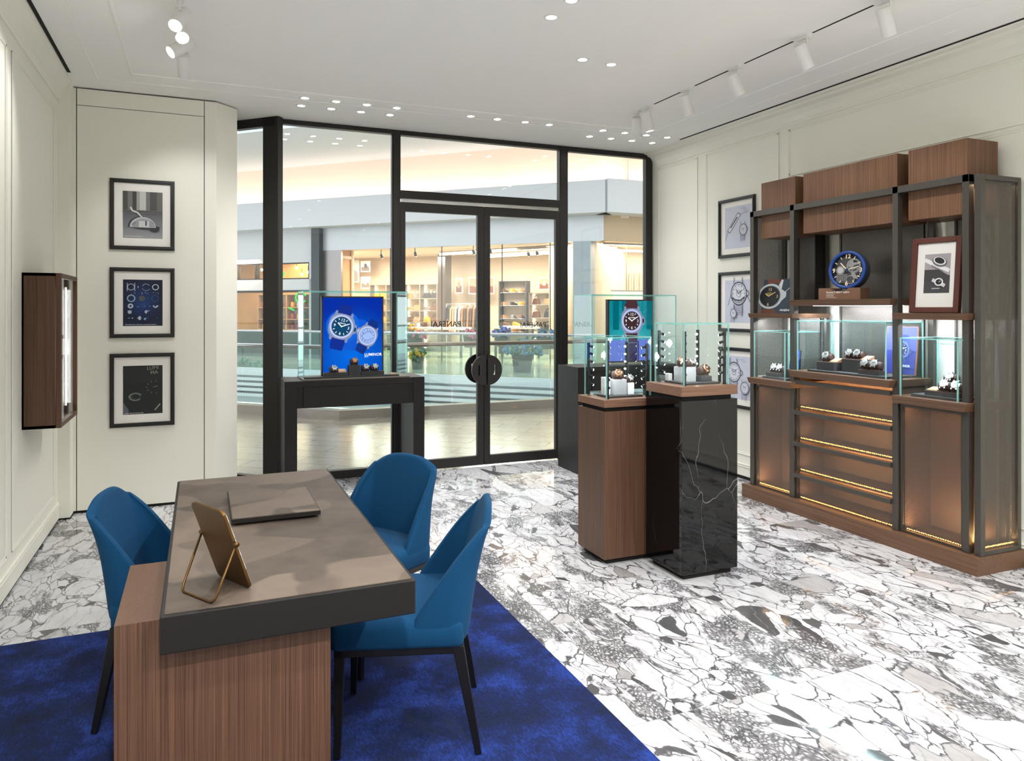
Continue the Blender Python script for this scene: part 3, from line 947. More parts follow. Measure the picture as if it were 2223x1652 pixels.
DZ = .75
dk = thing('desk', 'consultation desk with taupe leather top, dark rim and walnut base', 'desk', (.24, 2.95, .018))
b = MB().box(-.098, .588, 2.125, 3.765, .646, DZ - .004)
b.build('desktop', M_rim, dk, bevel=.003)
MB().box(-.088, .578, 2.137, 3.755, DZ - .006, DZ).build('leather_inlay', M_leather, dk, bevel=.002)
b = MB().extr([(-.21, .018), (.352, .018), (.352, .645), (-.0985, .645), (-.0985, .712), (-.21, .712)], lambda u, v, w: Vector((u, 2.20 + w, v)), .50)
b.build('base', M_wood, dk)
MB().box(.0, .50, 3.52, 3.58, .018, .65).build('support_panel', M_rim, dk)
pad = thing('presentation_tray', 'square leather presentation tray with dark edge on the desk', 'tray', (.27, 3.13, DZ), 0)
MB().box(.105, .425, 2.89, 3.35, DZ + .010, DZ + .0265).box(.12, .41, 2.91, 3.33, DZ, DZ + .011).build('tray_body', M_rim, pad, bevel=.001)
MB().box(.108, .422, 2.893, 3.347, DZ + .025, DZ + .029).build('leather_top', M_leather, pad, bevel=.0015)

# brass table mirror
mr = thing('table_mirror', 'rounded brass table mirror on a wire stand, on the desk', 'mirror', (.05, 2.32, DZ))

bl = Vector((.053, 2.375, DZ)); mu = Vector((.082, -.153, 0)); mw_ = mu.length; mu.normalize(); mt = Vector((-.077, -.046, .24)); mh = mt.length; mtn = mt.normalized()
mn = mu.cross(mtn)
rr = .018
pts = []
for cx_, cy_, a0 in ((mw_ - rr, mh - rr, 0), (rr, mh - rr, 90), (rr, rr, 180), (mw_ - rr, rr, 270)):
    for k in range(6):
        a = R(a0 + 18 * k); pts.append((cx_ + rr * math.cos(a), cy_ + rr * math.sin(a)))
MB().extr(pts, lambda u, v, w: bl + Vector((0, 0, .003)) + mu * u + mtn * v + mn * (w - .004), .009).build('brass_plate', M_brass, mr, bevel=.0015)
MB().extr([(u * .96 + mw_ * .02, v * .96 + mh * .02) for u, v in pts], lambda u, v, w: bl + Vector((0, 0, .003)) + mu * u + mtn * v + mn * (w - .0062), .0012).build('mirror_glass', plain('mirror_silver', (235, 235, 235), .02, 1.0), mr) 
pv = mt * .60
pl = bl + pv - mu * .006; pr = bl + mu * mw_ + pv + mu * .006
fl_ = Vector((-.050, 2.283, DZ + .0035)); fr_ = Vector((.033, 2.150, DZ + .0035))
def rnd(a, b, c, r_=.02, n=5):
    d1 = (a - b).normalized() * r_; d2 = (c - b).normalized() * r_
    return [(b + d1) * (1 - t_) ** 2 + b * 2 * t_ * (1 - t_) + (b + d2) * t_ ** 2 for t_ in [i / n for i in range(n + 1)]]
MB().tube([pl] + rnd(pl, fl_, fr_) + rnd(fl_, fr_, pr) + [pr], .0035, 10).build('wire_stand', M_brass, mr)
MB().lathe([(.0065, -.007), (.0065, .007)], Matrix.Translation(pl) @ mu.to_track_quat('Z', 'Y').to_matrix().to_4x4(), 14).build('pivot_knob', M_brass, mr)
MB().lathe([(.0065, -.007), (.0065, .007)], Matrix.Translation(pr) @ mu.to_track_quat('Z', 'Y').to_matrix().to_4x4(), 14).build('pivot_knob', M_brass, mr)

# ================================================================== CHAIRS
def make_chair():
    r = thing('dining_chair', '', 'chair', (0, 0, .018))
    secs = [(.372, .236, -.235, -.035), (.43, .240, -.243, -.038), (.475, .240, -.248, -.058), (.53, .238, -.256, -.098), (.60, .232, -.268, -.147), (.68, .227, -.286, -.203),
            (.75, .217, -.302, -.250), (.80, .205, -.316, -.282), (.824, .196, -.324, -.294)]
    th = .034
    rows_o = []; rows_i = []
    def U_(w, yb, yf, rc, z, side_drop):
        p = []
        for k in range(4): p.append((-w, yf + (yb + rc - yf) * k / 4))
        for k in range(5):
            a = PI + (PI / 2) * k / 4; p.append((-w + rc + rc * math.cos(a), yb + rc + rc * math.sin(a)))
        for k in range(1, 6): p.append((-w + rc + (2 * w - 2 * rc) * k / 6, yb - .0))
        for k in range(5):
            a = 1.5 * PI + (PI / 2) * k / 4; p.append((w - rc + rc * math.cos(a), yb + rc + rc * math.sin(a)))
        for k in range(1, 5): p.append((w, yb + rc + (yf - yb - rc) * k / 4))
        out = []
        for x, y in p:
            bow = -.012 * (1 - (x / w) ** 2)
            out.append((x, y + bow, z - side_drop * (abs(x) / w) ** 3.6))
        return out
    for z, w, yb, yf in secs:
        drop = .052 * max(0, (z - .6) / .22) ** 2
        rc = min(.07, (yf - yb) * .8)
        rows_o.append(U_(w, yb, yf, rc, z, drop))
        t_ = th * (1 - .25 * max(0, (z - .5) / .32))
        rows_i.append(U_(w - t_, yb + t_, yf, max(.012, min(.06, (yf - yb - t_) * .8)), z, drop))
    b = MB(); n = len(rows_o[0]); m_ = len(secs)
    vs = [p for row in rows_o for p in row] + [p for row in rows_i for p in row]
    o_ = lambda i, j: i * n + j
    i_ = lambda i, j: m_ * n + i * n + j
    fs = []
    for i in range(m_ - 1):
        for j in range(n - 1):
            fs.append((o_(i, j), o_(i, j + 1), o_(i + 1, j + 1), o_(i + 1, j)))
            fs.append((i_(i, j + 1), i_(i, j), i_(i + 1, j), i_(i + 1, j + 1)))
        fs.append((o_(i, 0), o_(i + 1, 0), i_(i + 1, 0), i_(i, 0)))
        fs.append((o_(i + 1, n - 1), o_(i, n - 1), i_(i, n - 1), i_(i + 1, n - 1)))
    for j in range(n - 1):
        fs.append((o_(m_ - 1, j), o_(m_ - 1, j + 1), i_(m_ - 1, j + 1), i_(m_ - 1, j)))
        fs.append((o_(0, j + 1), o_(0, j), i_(0, j), i_(0, j + 1)))
    fs.append((o_(m_ - 1, 0), i_(m_ - 1, 0), i_(m_ - 1, 0), o_(m_ - 1, 0))[:0] or (o_(0, 0), i_(0, 0), i_(1, 0), o_(1, 0)))
    fs.pop()
    b.add(vs, fs, 0, True)
    b.build('backrest', M_chair, r, local=True, sub=2)
    # seat cushion
    sb = MB()
    prof = [(.372, 0.0), (.385, .006), (.44, .008), (.462, 0.0), (.470, -.02)]
    def ring_(off, z):
        w, y0, y1, rc = .232 + off, -.225, .228 + off, .03
        p = []
        for cx_, cy_, a0 in ((w - rc, y1 - rc, 0), (-w + rc, y1 - rc, 90), (-w + rc, y0 + rc, 180), (w - rc, y0 + rc, 270)):
            for k in range(4):
                a = R(a0 + 30 * k); p.append((cx_ + rc * math.cos(a), cy_ + rc * math.sin(a), z))
        return p
    rings = [ring_(o2, z) for z, o2 in prof]
    nn_ = len(rings[0])
    sb.add([q for rg in rings for q in rg], [(i * nn_ + j, i * nn_ + (j + 1) % nn_, (i + 1) * nn_ + (j + 1) % nn_, (i + 1) * nn_ + j) for i in range(len(rings) - 1) for j in range(nn_)] + [tuple(reversed(range(nn_))), tuple(range((len(rings) - 1) * nn_, len(rings) * nn_))], 0, True)
    so = sb.build('seat', M_chair, r, local=True)
    # black frame and legs
    fb = MB()
    fb.box(-.225, .225, -.222, -.19, .345, .373).box(-.225, .225, .185, .215, .345, .373).box(-.225, -.195, -.222, .215, .345, .373).box(.195, .225, -.222, .215, .345, .373)
    fb.build('seat_frame', M_blackwood, r, local=True, bevel=.003)
    for sx in (-1, 1):
        MB().bar((sx * .208, -.205, .37), (sx * .225, -.275, 0), .034, .040, 0, (0, 1, 0), .020, .022).build('leg', M_blackwood, r, local=True, bevel=.003)
        MB().bar((sx * .208, .196, .37), (sx * .214, .205, 0), .032, .036, 0, (0, 1, 0), .020, .022).build('leg', M_blackwood, r, local=True, bevel=.003)
    return r
CH = make_chair()
def put(o, x, y, fx, fy, lab):
    rz = math.atan2(fy, fx) - PI / 2
    o.matrix_basis = Matrix.Translation((x, y, .0195)) @ Matrix.Rotation(rz, 4, 'Z'); MW[o.name] = o.matrix_basis.copy()
    o['label'] = lab; o['group'] = 'teal wool chairs around the desk'
KIDS[CH.name] = kids(CH)
put(CH, .690, 2.682, -.95, .31, 'teal upholstered chair nearest the camera, right side of the desk')
put(dup(CH, (0, 0, 0)), .664, 3.34, -.84, -.55, 'teal upholstered chair at the far right corner of the desk')
put(dup(CH, (0, 0, 0)), -.032, 3.19, .97, -.235, 'teal upholstered chair on the left side of the desk')

# ================================================================== VITRINES
def vitrine(lab, x0, x1, y0, y1, z0, z1, group='glass vitrines', t_=.008, rim=None):
    r = thing('glass_vitrine', lab, 'vitrine', ((x0 + x1) / 2, (y0 + y1) / 2, z0), group=group)
    b = MB()
    def pane(a0, a1, b0, b1, c0, c1): MB().box(a0, a1, b0, b1, c0, c1).build('pane', M_vglass, r)
    e = .0075
    pane(x0 + e, x1 - e, y0 + .002, y0 + .003, z0, z1 - e); pane(x0 + e, x1 - e, y1 - .003, y1 - .002, z0, z1 - e)
    pane(x0 + .002, x0 + .003, y0 + e, y1 - e, z0, z1 - e); pane(x1 - .003, x1 - .002, y0 + e, y1 - e, z0, z1 - e)
    pane(x0 + e, x1 - e, y0 + e, y1 - e, z1 - .003, z1 - .002)
    for x in (x0, x1 - e):
        for y in (y0, y1 - e): b.box(x, x + e, y, y + e, z0, z1 - e)
    b.box(x0, x1, y0, y0 + e, z1 - e, z1).box(x0, x1, y1 - e, y1, z1 - e, z1).box(x0, x0 + e, y0 + e, y1 - e, z1 - e, z1).box(x1 - e, x1, y0 + e, y1 - e, z1 - e, z1)
    b.build('glass_edges', M_edge, r)
    return r

# ================================================================== WATCHES
def make_watch(kind, name='wristwatch'):
    """watch wrapped on a round cushion, lying along local x axis, dial facing -y and up. origin at cushion base"""
    r = thing(name, '', 'watch', (0, 0, 0))
    case, dial, strap = kind
    tilt = Matrix.Translation((0, 0, .026)) @ Matrix.Rotation(R(58), 4, 'X')     # dial normal: local z of M
    M_ = tilt @ Matrix.Translation((0, 0, .0265))
    MB().lathe([(.0195, -.002), (.0215, 0), (.0215, .005), (.0195, .0085), (.0165, .0088)], M_, 24, cap=True).build('case', case, r, local=True)
    MB().lathe([(.0002, .0086), (.0160, .0086), (.0163, .0092)], M_, 24, cap=False).build('dial', dial, r, local=True)
    g = MB()
    g.obox(M_ @ Matrix.Translation((.0225, 0, .004)), .006, .017, .006)
    for sx in (-1, 1):
        for sy in (-1, 1): g.obox(M_ @ Matrix.Translation((sx * .012, sy * .021, .0015)), .005, .010, .005)
    g.build('crown_guard', case, r, local=True)
    hb = MB()
    hb.obox(M_ @ Matrix.Translation((.004, .003, .0095)) @ Matrix.Rotation(R(-50), 4, 'Z'), .0016, .012, .0006)
    hb.obox(M_ @ Matrix.Translation((-.003, .003, .0095)) @ Matrix.Rotation(R(50), 4, 'Z'), .0018, .009, .0006)
    hb.build('hands', M_dialw if dial is not M_dialw else M_diald, r, local=True)
    # strap round the cushion
    b = MB(); n = 20; vs = []
    for i in range(n + 1):
        a = R(58 - 90 + 38) + (2 * PI - R(76)) * i / n
        for rr_, w in ((.0275, .011), (.0305, .011)):
            for s_ in (-1, 1):
                vs.append(Vector((s_ * w, -math.sin(a - R(58) + R(58)) * 0, 0)))
    vs = []
    for i in range(n + 1):
        a = R(32 + 180) - R(0) + R(-38) - (2 * PI - R(76)) * i / n   # angle in the y,z plane
        for rr_ in (.0265, .0295):
            y, z = rr_ * math.cos(a), rr_ * math.sin(a) * .92 + .028
            vs += [Vector((-.0105, y, max(z, .0015))), Vector((.0105, y, max(z, .0015)))]
    fs = []
    for i in range(n):
        a, c = 4 * i, 4 * (i + 1)
        fs += [(a, a + 1, c + 1, c), (a + 3, a + 2, c + 2, c + 3), (a, c, c + 2, a + 2), (a + 1, a + 3, c + 3, c + 1)]
    b.add(vs, fs, 0, True); b.build('strap', strap, r, local=True)
    return r
def make_pillow():
    r = thing('watch_cushion', '', 'cushion', (0, 0, 0))
    prof = [(.012, -.034), (.0225, -.031), (.025, -.02), (.025, .02), (.0225, .031), (.012, .034)]
    M_ = Matrix.Translation((0, 0, .026)) @ Matrix.Rotation(R(90), 4, 'Y')
    MB().lathe(prof, M_, 20).build('roll', M_cushion, r, local=True)
    MB().box(-.026, .026, -.02, .02, 0, .006).build('foot', M_cushion, r, local=True, bevel=.001)
    return r
M_gold = plain('rose_gold', (214, 158, 122), .2, 1.0)
M_steelw = plain('polished_steel', (232, 232, 236), .16, 1.0)
M_dialb = plain('watch_dial_blue', (22, 52, 120), .25)
M_strapb = plain('brown_strap_leather', (96, 54, 36), .5)
KINDS = {'steel_black': (M_steelw, M_diald, M_strapd), 'steel_white': (M_steelw, M_dialw, M_strapd), 'steel_blue': (M_steelw, M_dialb, M_steelw), 'gold': (M_gold, M_diald, M_strapb), 'bracelet': (M_steelw, M_dialw, M_steelw)}
WPROTO = {}; PIL = [None]
def watch(x, y, z, rz, kind, where, sc=1.0, group='watches on display', cushion=True):
    M_ = Matrix.Translation((x, y, z)) @ Matrix.Rotation(rz, 4, 'Z') @ Matrix.Scale(sc, 4)
    desc = {'steel_black': 'steel watch with a black dial', 'steel_white': 'steel watch with a pale dial', 'steel_blue': 'steel watch with a blue dial', 'gold': 'rose gold watch on a brown strap', 'bracelet': 'steel bracelet watch with a pale dial'}[kind]
    if kind not in WPROTO:
        o = make_watch(KINDS[kind]); WPROTO[kind] = o; KIDS[o.name] = kids(o); o.matrix_basis = M_; MW[o.name] = M_.copy()
    else: o = dup(WPROTO[kind], mat=M_)
    o['label'] = desc + ', ' + where; o['group'] = group
    if cushion:
        if PIL[0] is None:
            p = make_pillow(); PIL[0] = p; KIDS[p.name] = kids(p); p.matrix_basis = M_; MW[p.name] = M_.copy()
        else: p = dup(PIL[0], mat=M_)
        p['label'] = 'brown leather cushion holding the ' + where if False else 'dark cushion under the watch ' + where
        p['group'] = 'watch cushions'
    return o
def block(name, lab, x0, x1, y0, y1, z0, z1, m=None, cat='display block', group='display blocks', cap=None, bevel=.0015):
    r = thing(name, lab, cat, ((x0 + x1) / 2, (y0 + y1) / 2, z0), group=group)
    if cap:
        MB().box(x0, x1, y0, y1, z0, z1 - .006).build('body', m or M_block, r, bevel=bevel)
        MB().box(x0 - .001, x1 + .001, y0 - .001, y1 + .001, z1 - .006, z1).build('wooden_cap', cap, r, bevel=bevel)
    else:
        MB().box(x0, x1, y0, y1, z0, z1).build('body', m or M_block, r, bevel=bevel)
    return r
def plaque(lab, x, y, z, rz, w=.06, d=.05, h=.02, m=None):
    M_ = Matrix.Translation((x, y, z)) @ Matrix.Rotation(rz, 4, 'Z')
    r = thing('name_plaque', lab, 'plaque', mat=M_, group='wooden name plaques')
    MB().add([(-w / 2, -d / 2, 0), (w / 2, -d / 2, 0), (w / 2, d / 2, 0), (-w / 2, d / 2, 0), (-w / 2, -d / 2, .004), (w / 2, -d / 2, .004), (w / 2, d / 2, h), (-w / 2, d / 2, h)],
             [(0, 3, 2, 1), (4, 5, 6, 7), (0, 1, 5, 4), (1, 2, 6, 5), (2, 3, 7, 6), (3, 0, 4, 7)]).build('wedge', m or plain('pale_oak', (176, 132, 96), .5), r, local=True)
    g = G2()
    for k in range(4): g.rect(-w * .36, d * (.22 - .13 * k), w * (.30 - .1 * (k % 2)), d * (.28 - .13 * k), (222, 210, 196))
    sl = (h - .004) / d
    g.build('engraving', r, lambda u, v, w_: Vector((u, v, .0042 + (v + d / 2) * sl + w_)), local=True)
    return r

# ================================================================== WINDOW CONSOLES (two)
def console(lab, x0, x1, y0, y1, zt, beam, leg, lab_v, vx0, vx1, vy0, vy1, vz):
    r = thing('display_console', lab, 'display table', ((x0 + x1) / 2, (y0 + y1) / 2, 0), group='black window display consoles')
    MB().box(x0, x0 + leg, y0, y1, 0, zt).build('leg', M_console, r, bevel=.002)
    MB().box(x1 - leg, x1, y0, y1, 0, zt).build('leg', M_console, r, bevel=.002)
    b = MB().box(x0 + leg, x1 - leg, y0 + .012, y1, zt - beam, zt)
    b.build('beam', M_console, r)
    MB().box(x0 + leg + .05, x1 - leg - .05, y0, y0 + .014, zt - beam, zt - .055).build('drawer_front', M_console, r, bevel=.0015)
    MB().box(x0 + leg + .0, x1 - leg, y0, y0 + .013, zt - .052, zt).build('apron', M_console, r, bevel=.001)
    return r
console('dark console with a lit blue screen on top, beside the glass front', .633, 1.815, 6.27, 6.70, .952, .225, .10, '', 0, 0, 0, 0, 0)
block('vitrine_plinth_board', 'thin pale board under the left window vitrine', .78, 1.69, 6.30, 6.68, .952, .962, plain('taupe_board', (120, 110, 102), .5), 'board', None)
vitrine('large glass vitrine on the window console, around the blue screen', .785, 1.672, 6.30, 6.675, .962, 1.70)
console('dark console behind the two plinths, carrying the teal screen', 3.247, 4.40, 6.10, 6.52, 1.0, .225, .10, '', 0, 0, 0, 0, 0)
vitrine('tall glass vitrine on the console behind the plinths, around the teal screen', 3.404, 4.36, 6.12, 6.50, 1.0, 1.685)

def screen(lab, x0, x1, y, z0, z1, back, draw, d=.05):
    r = thing('display_screen', lab, 'screen', ((x0 + x1) / 2, y, z0))
    b = MB(); f = .013
    b.box(x0, x1, y + .004, y + d, z0, z1)
    b.box(x0, x0 + f, y, y + .006, z0, z1).box(x1 - f, x1, y, y + .006, z0, z1).box(x0, x1, y, y + .006, z0, z0 + f).box(x0, x1, y, y + .006, z1 - f, z1)
    b.build('casing', plain('dark_brown_casing', (48, 34, 30), .4), r)
    m, nt, out = newmat(back[0])
    e = N(nt, 'ShaderNodeEmission'); tc = N(nt, 'ShaderNodeTexCoord')
    mp = N(nt, 'ShaderNodeMapping'); mp.inputs['Location'].default_value = back[4]
    mp.inputs['Scale'].default_value = back[5]
    L(nt, tc.outputs['Object'], mp.inputs[0])
    gr = N(nt, 'ShaderNodeTexGradient'); gr.gradient_type = 'SPHERICAL'; L(nt, mp.outputs[0], gr.inputs[0])
    f_ = gr.outputs['Fac']
    if back[6]: f_ = math_(nt, 'ADD', math_(nt, 'MULTIPLY', noise(nt, tc.outputs['Object'], 9, 4), back[6]), f_)
    L(nt, mixc(nt, f_, lin(back[1]), lin(back[2])), e.inputs[0]); e.inputs[1].default_value = back[3]
    L(nt, e.outputs[0], out.inputs[0])
    MB().box(x0 + f, x1 - f, y + .0025, y + .004, z0 + f, z1 - f).build('picture', m, r)
    g = G2(back[3]); draw(g, x1 - x0, z1 - z0)
    g.build('graphics', r, lambda u, v, w: Vector((x0 + u, y + .002 - w * .3, z0 + v)))
    return r
def draw_blue(g, W, H_):
    g.disc(W * .50, H_ * .52, W * .40, (8, 78, 190), H_ * .20)
    g.disc(W * .34, H_ * .62, W * .27, (10, 88, 200), H_ * .21)
    draw_watch(g, W * .315, H_ * .62, W * .20, R(-14), guard=1, brand='LUMINOR', dial=(10, 62, 96), case=(172, 182, 222), strap=(12, 40, 130))
    draw_watch(g, W * .735, H_ * .50, W * .16, R(-28), guard=-1, hands=False, dial=(150, 172, 220), mark=(60, 80, 130), case=(176, 186, 224), strap=(14, 44, 120), sk=.95)
    for q, a in ((.30, .2), (.2, 1.3), (.35, 2.4), (.28, 4.1)): g.ring(W * .735, H_ * .50, W * .16 * (q + .2), W * .008, (90, 110, 170), a0=a, a1=a + 1.6)
    g.text(W * .685, H_ * .245, 'LUMINOR', W * .062, (235, 240, 255), bold=.02, spacing=1.05)
    g.text(W * .685, H_ * .228, 'Marina', W * .022, (220, 228, 250), bold=.02)
    for i in range(18):
        g.disc(W * random.uniform(.08, .95), H_ * random.uniform(.25, .8), .0013, (120, 180, 255), n=6)
screen('bright blue screen showing two watches, in the left window vitrine', .955, 1.492, 6.45, .968, 1.657, ('blue_screen', (0, 38, 150), (0, 96, 205), 1.0, (-.0, 0, -.36), (2.2, 2.2, 2.2), 0), draw_blue)
def draw_teal(g, W, H_):
    g.rect(W * .03, H_ * .02, W * .97, H_ * .36, (96, 112, 190))
    for i in range(70): g.disc(W * random.uniform(.1, .9), H_ * random.uniform(.72, .98), random.uniform(.0012, .0035), (130, 220, 220), n=6)
    for x in (.10, .30, .86): g.rect(W * x, H_ * .52, W * (x + .13), H_ * .98, (0, 92, 104))
    g.rect(W * .36, H_ * .80, W * .66, H_ * .93, (74, 34, 40)); g.rect(W * .375, H_ * .81, W * .645, H_ * .82, (150, 120, 120))
    draw_watch(g, W * .52, H_ * .66, W * .235, 0, guard=1, brand='RADIOMIR', dial=(56, 30, 34), case=(170, 178, 215), strap=(66, 34, 42))
    g.poly([(W * .38, H_ * .02), (W * .38, H_ * .33), (W * .68, H_ * .33), (W * .68, H_ * .02)], (48, 36, 72))
    g.line([(W * .41, H_ * .02), (W * .41, H_ * .31), (W * .65, H_ * .31), (W * .65, H_ * .02)], .004, (150, 140, 170))
screen('teal screen showing a watch on a brown strap, behind the plinths', 3.675, 4.185, 6.28, 1.02, 1.64, ('teal_screen', (0, 108, 122), (52, 170, 176), 1.0, (0, 0, -.4), (3, 3, 3), .25), draw_teal)

# items in the left window vitrine
zb = .962
block('display_tray', 'long dark tray across the left window vitrine', .80, 1.60, 6.315, 6.40, zb, zb + .014, cat='tray', group=None)
block('display_block', 'low dark block left of the tall one, before the blue screen', .96, 1.16, 6.33, 6.40, zb + .014, zb + .045, cap=M_cushion)
block('display_block', 'tall dark block in the middle before the blue screen', 1.165, 1.265, 6.33, 6.40, zb + .014, zb + .105, cap=M_cushion)
block('display_block', 'low dark block right of the tall one, before the blue screen', 1.27, 1.47, 6.33, 6.40, zb + .014, zb + .048, cap=M_cushion)
watch(1.042, 6.365, zb + .045, .15, 'steel_white', 'left of the tall block, blue screen vitrine', 1.05)
watch(1.215, 6.365, zb + .105, .15, 'gold', 'on the tall block, blue screen vitrine', 1.05)
watch(1.312, 6.365, zb + .048, .15, 'steel_white', 'just right of the tall block, blue screen vitrine', 1.05)
watch(1.390, 6.365, zb + .048, .2, 'steel_blue', 'rightmost in the blue screen vitrine', 1.05)
plaque('small tan plaque between watches before the blue screen', 1.115, 6.365, zb + .045, 0, .065, .05, .028)
plaque('small tan plaque lying right of the blue screen', 1.555, 6.36, zb + .014, 0, .05, .04, .012)

# ================================================================== PLINTHS
def plinth(lab, x0, x1, y0, y1, zbody, zgap, ztop, body, rec=.03, cat='plinth'):
    r = thing('display_plinth', lab, cat, ((x0 + x1) / 2, (y0 + y1) / 2, 0))
    MB().box(x0, x1, y0, y1, .032, zbody).build('body', body, r, bevel=.001, bseg=1)
    MB().box(x0 + rec, x1 - rec, y0 + rec * .8, y1 - rec, 0, .033).build('base', M_gap, r)
    MB().box(x0 + .022, x1 - .03, y0 + .022, y1 - .02, zbody - .002, zgap + .002).build('shadow_gap', M_gap, r)
    b = MB().box(x0, x1, y0, y1, zgap, ztop)
    b.build('wooden_top', M_woodx, r, bevel=.0015)
    return r
plinth('black marble plinth with white veins and walnut top', 2.516, 2.910, 3.48, 3.842, 1.023, 1.048, 1.103, M_marbleblk)
plinth('walnut plinth beside the black marble one', 2.244, 2.62, 3.88, 4.215, .925, .951, .996, M_wood)
vitrine('glass vitrine on the black marble plinth', 2.557, 2.882, 3.518, 3.812, 1.103, 1.4648)
vitrine('glass vitrine on the walnut plinth', 2.276, 2.60, 3.912, 4.190, .996, 1.376)

def led_pole(lab, x, y, z, h, aimx, aimy, n_, on):
    r = thing('spotlight_pole', lab, 'display light', (x, y, z), group='thin black poles with tiny spotlights')
    MB().box(x - .007, x + .007, y - .007, y + .007, z, z + h).build('pole', M_blackmetal, r)
    d = Vector((aimx, aimy, 0)).normalized()
    for k in range(n_):
        zz = z + h * (.93 - .72 * k / (n_ - 1))
        p = Vector((x, y, zz)) + d * .020
        q = (d + Vector((0, 0, -.35 - .1 * (k % 3)))).normalized()
        M_ = Matrix.Translation(p) @ q.to_track_quat('Z', 'Y').to_matrix().to_4x4()
        h_ = MB().lathe([(.007, -.012), (.008, -.010), (.008, .012), (.007, .013)], M_, 12).build('lamp_head', M_blackmetal, r)
        MB().lathe([(.0003, .0135), (.0062, .0135)], M_, 12, cap=False).build('lens', M_lampcool, h_)
    if on:
        light('vitrine_glow', 'SPOT', Vector((x, y, z + h * .7)) + d * .04, 1.1, (.92, .95, 1), r, .02, 110, .6, d + Vector((0, 0, -.55)))
    return r
for (vx0, vx1, vy0, vy1, z, h, w) in ((2.557, 2.882, 3.518, 3.812, 1.103, .315, 'marble'), (2.276, 2.60, 3.912, 4.190, .996, .335, 'walnut')):
    cx_, cy_ = (vx0 + vx1) / 2, (vy0 + vy1) / 2
    for px_, py_, nm in ((vx0 + .02, vy0 + .02, 'near left'), (vx1 - .02, vy0 + .02, 'near right'), (vx0 + .02, vy1 - .02, 'far left'), (vx1 - .02, vy1 - .02, 'far right')):
        led_pole('black pole with tiny spotlights, %s corner of the %s plinth vitrine' % (nm, w), px_, py_, z, h, cx_ - px_, cy_ - py_, 6, True)
# contents: marble plinth
z = 1.103
block('display_tray', 'dark tray inside the vitrine on the black marble plinth', 2.60, 2.85, 3.56, 3.77, z, z + .012, cat='tray', group=None)
block('display_block', 'grey cube with two watches in the marble plinth vitrine', 2.625, 2.72, 3.62, 3.71, z + .012, z + .10, M_greyblock)
block('display_block', 'low dark block with a gold watch in the marble plinth vitrine', 2.745, 2.82, 3.60, 3.67, z + .012, z + .045)
block('display_block', 'small white block at the far left of the marble plinth vitrine', 2.60, 2.628, 3.73, 3.765, z + .012, z + .055, M_whitemetal)
watch(2.655, 3.665, z + .10, -.55, 'gold', 'left on the grey cube, marble plinth vitrine', 1.0)
watch(2.70, 3.645, z + .10, -.1, 'bracelet', 'right on the grey cube, marble plinth vitrine', .9)
watch(2.785, 3.64, z + .045, .2, 'gold', 'on the low dark block, marble plinth vitrine', 1.1)
z = .996
block('display_tray', 'dark tray inside the vitrine on the walnut plinth', 2.32, 2.57, 3.96, 4.15, z, z + .012, cat='tray', group=None)
block('display_block', 'large grey block in the middle of the walnut plinth vitrine', 2.385, 2.475, 4.00, 4.08, z + .012, z + .108, M_greyblock)
block('display_block', 'white block at the left in the walnut plinth vitrine', 2.335, 2.375, 4.03, 4.08, z + .012, z + .122, M_whitemetal)
block('display_block', 'white block at the right in the walnut plinth vitrine', 2.485, 2.53, 4.00, 4.05, z + .012, z + .085, M_whitemetal)
watch(2.432, 4.04, z + .108, -.3, 'gold', 'on the large grey block, walnut plinth vitrine', 1.05)
watch(2.508, 4.03, z + .085, .1, 'steel_white', 'on the right white block, walnut plinth vitrine', .85)

# ================================================================== WALL DISPLAY UNIT
U = thing('display_unit', 'tall walnut and dark metal display unit with lit mesh drawers, right wall', 'display cabinet', (4.35, 3.9, 0))
XF = 4.17
MB().box(4.13, 4.558, 2.875, 4.885, 0, .105).build('plinth', M_woody, U, bevel=.002)
P = [4.79, 4.345, 3.435, 2.955]   # post near edges (y), 0.04 wide
for yy in P:
    w_ = .042
    MB().box(XF, XF + .045, yy, yy + w_, .105, 2.345).build('front_post', M_unitmetal, U, bevel=.002)
MB().box(XF, XF + .045, 2.955, 4.832, 2.300, 2.345).build('top_rail', M_unitmetal, U, bevel=.002)
for y0, y1 in ((4.79, 4.83), (4.345, 4.387), (3.435, 3.477), (2.955, 2.997)):
    MB().box(4.50, 4.53, y0, y1, .105, 2.345).build('rear_post', M_unitmetal, U, bevel=.002)
    MB().box(XF + .045, 4.50, y0 + .005, y1 - .005, 2.30, 2.34).build('depth_rail', M_unitmetal, U)
# walnut boxes on top
for y0, y1 in ((4.385, 4.758), (3.482, 4.303), (3.002, 3.400)):
    MB().box(4.222, 4.50, y0, y1, 2.118, 2.572).build('walnut_box', M_unitwood, U, bevel=.002)
# upper mesh backs
for y0, y1 in ((4.86, 5.10), (4.39, 4.63), (3.49, 4.20), (3.02, 3.27)):
    if y0 > 4.83: continue
    m_ = MB().box(4.484, 4.488, y0, y1, .95, 2.20).build('mesh_back', M_mesh_y, U)
    for a, c in ((y0, y0 + .014), (y1 - .014, y1)): MB().box(4.478, 4.495, a, c, .95, 2.20).build('mesh_edge', M_unitmetal, U)
# left end mesh side (seen obliquely) and its frame
MB().box(4.215, 4.50, 4.80, 4.804, 1.0, 2.30).build('side_mesh', M_mesh_x, U)
# dark dividers of the middle bay
for y0 in (4.36,):
    MB().box(4.40, 4.50, y0, y0 + .01, 1.60, 2.2).build('divider', M_blackmetal, U)
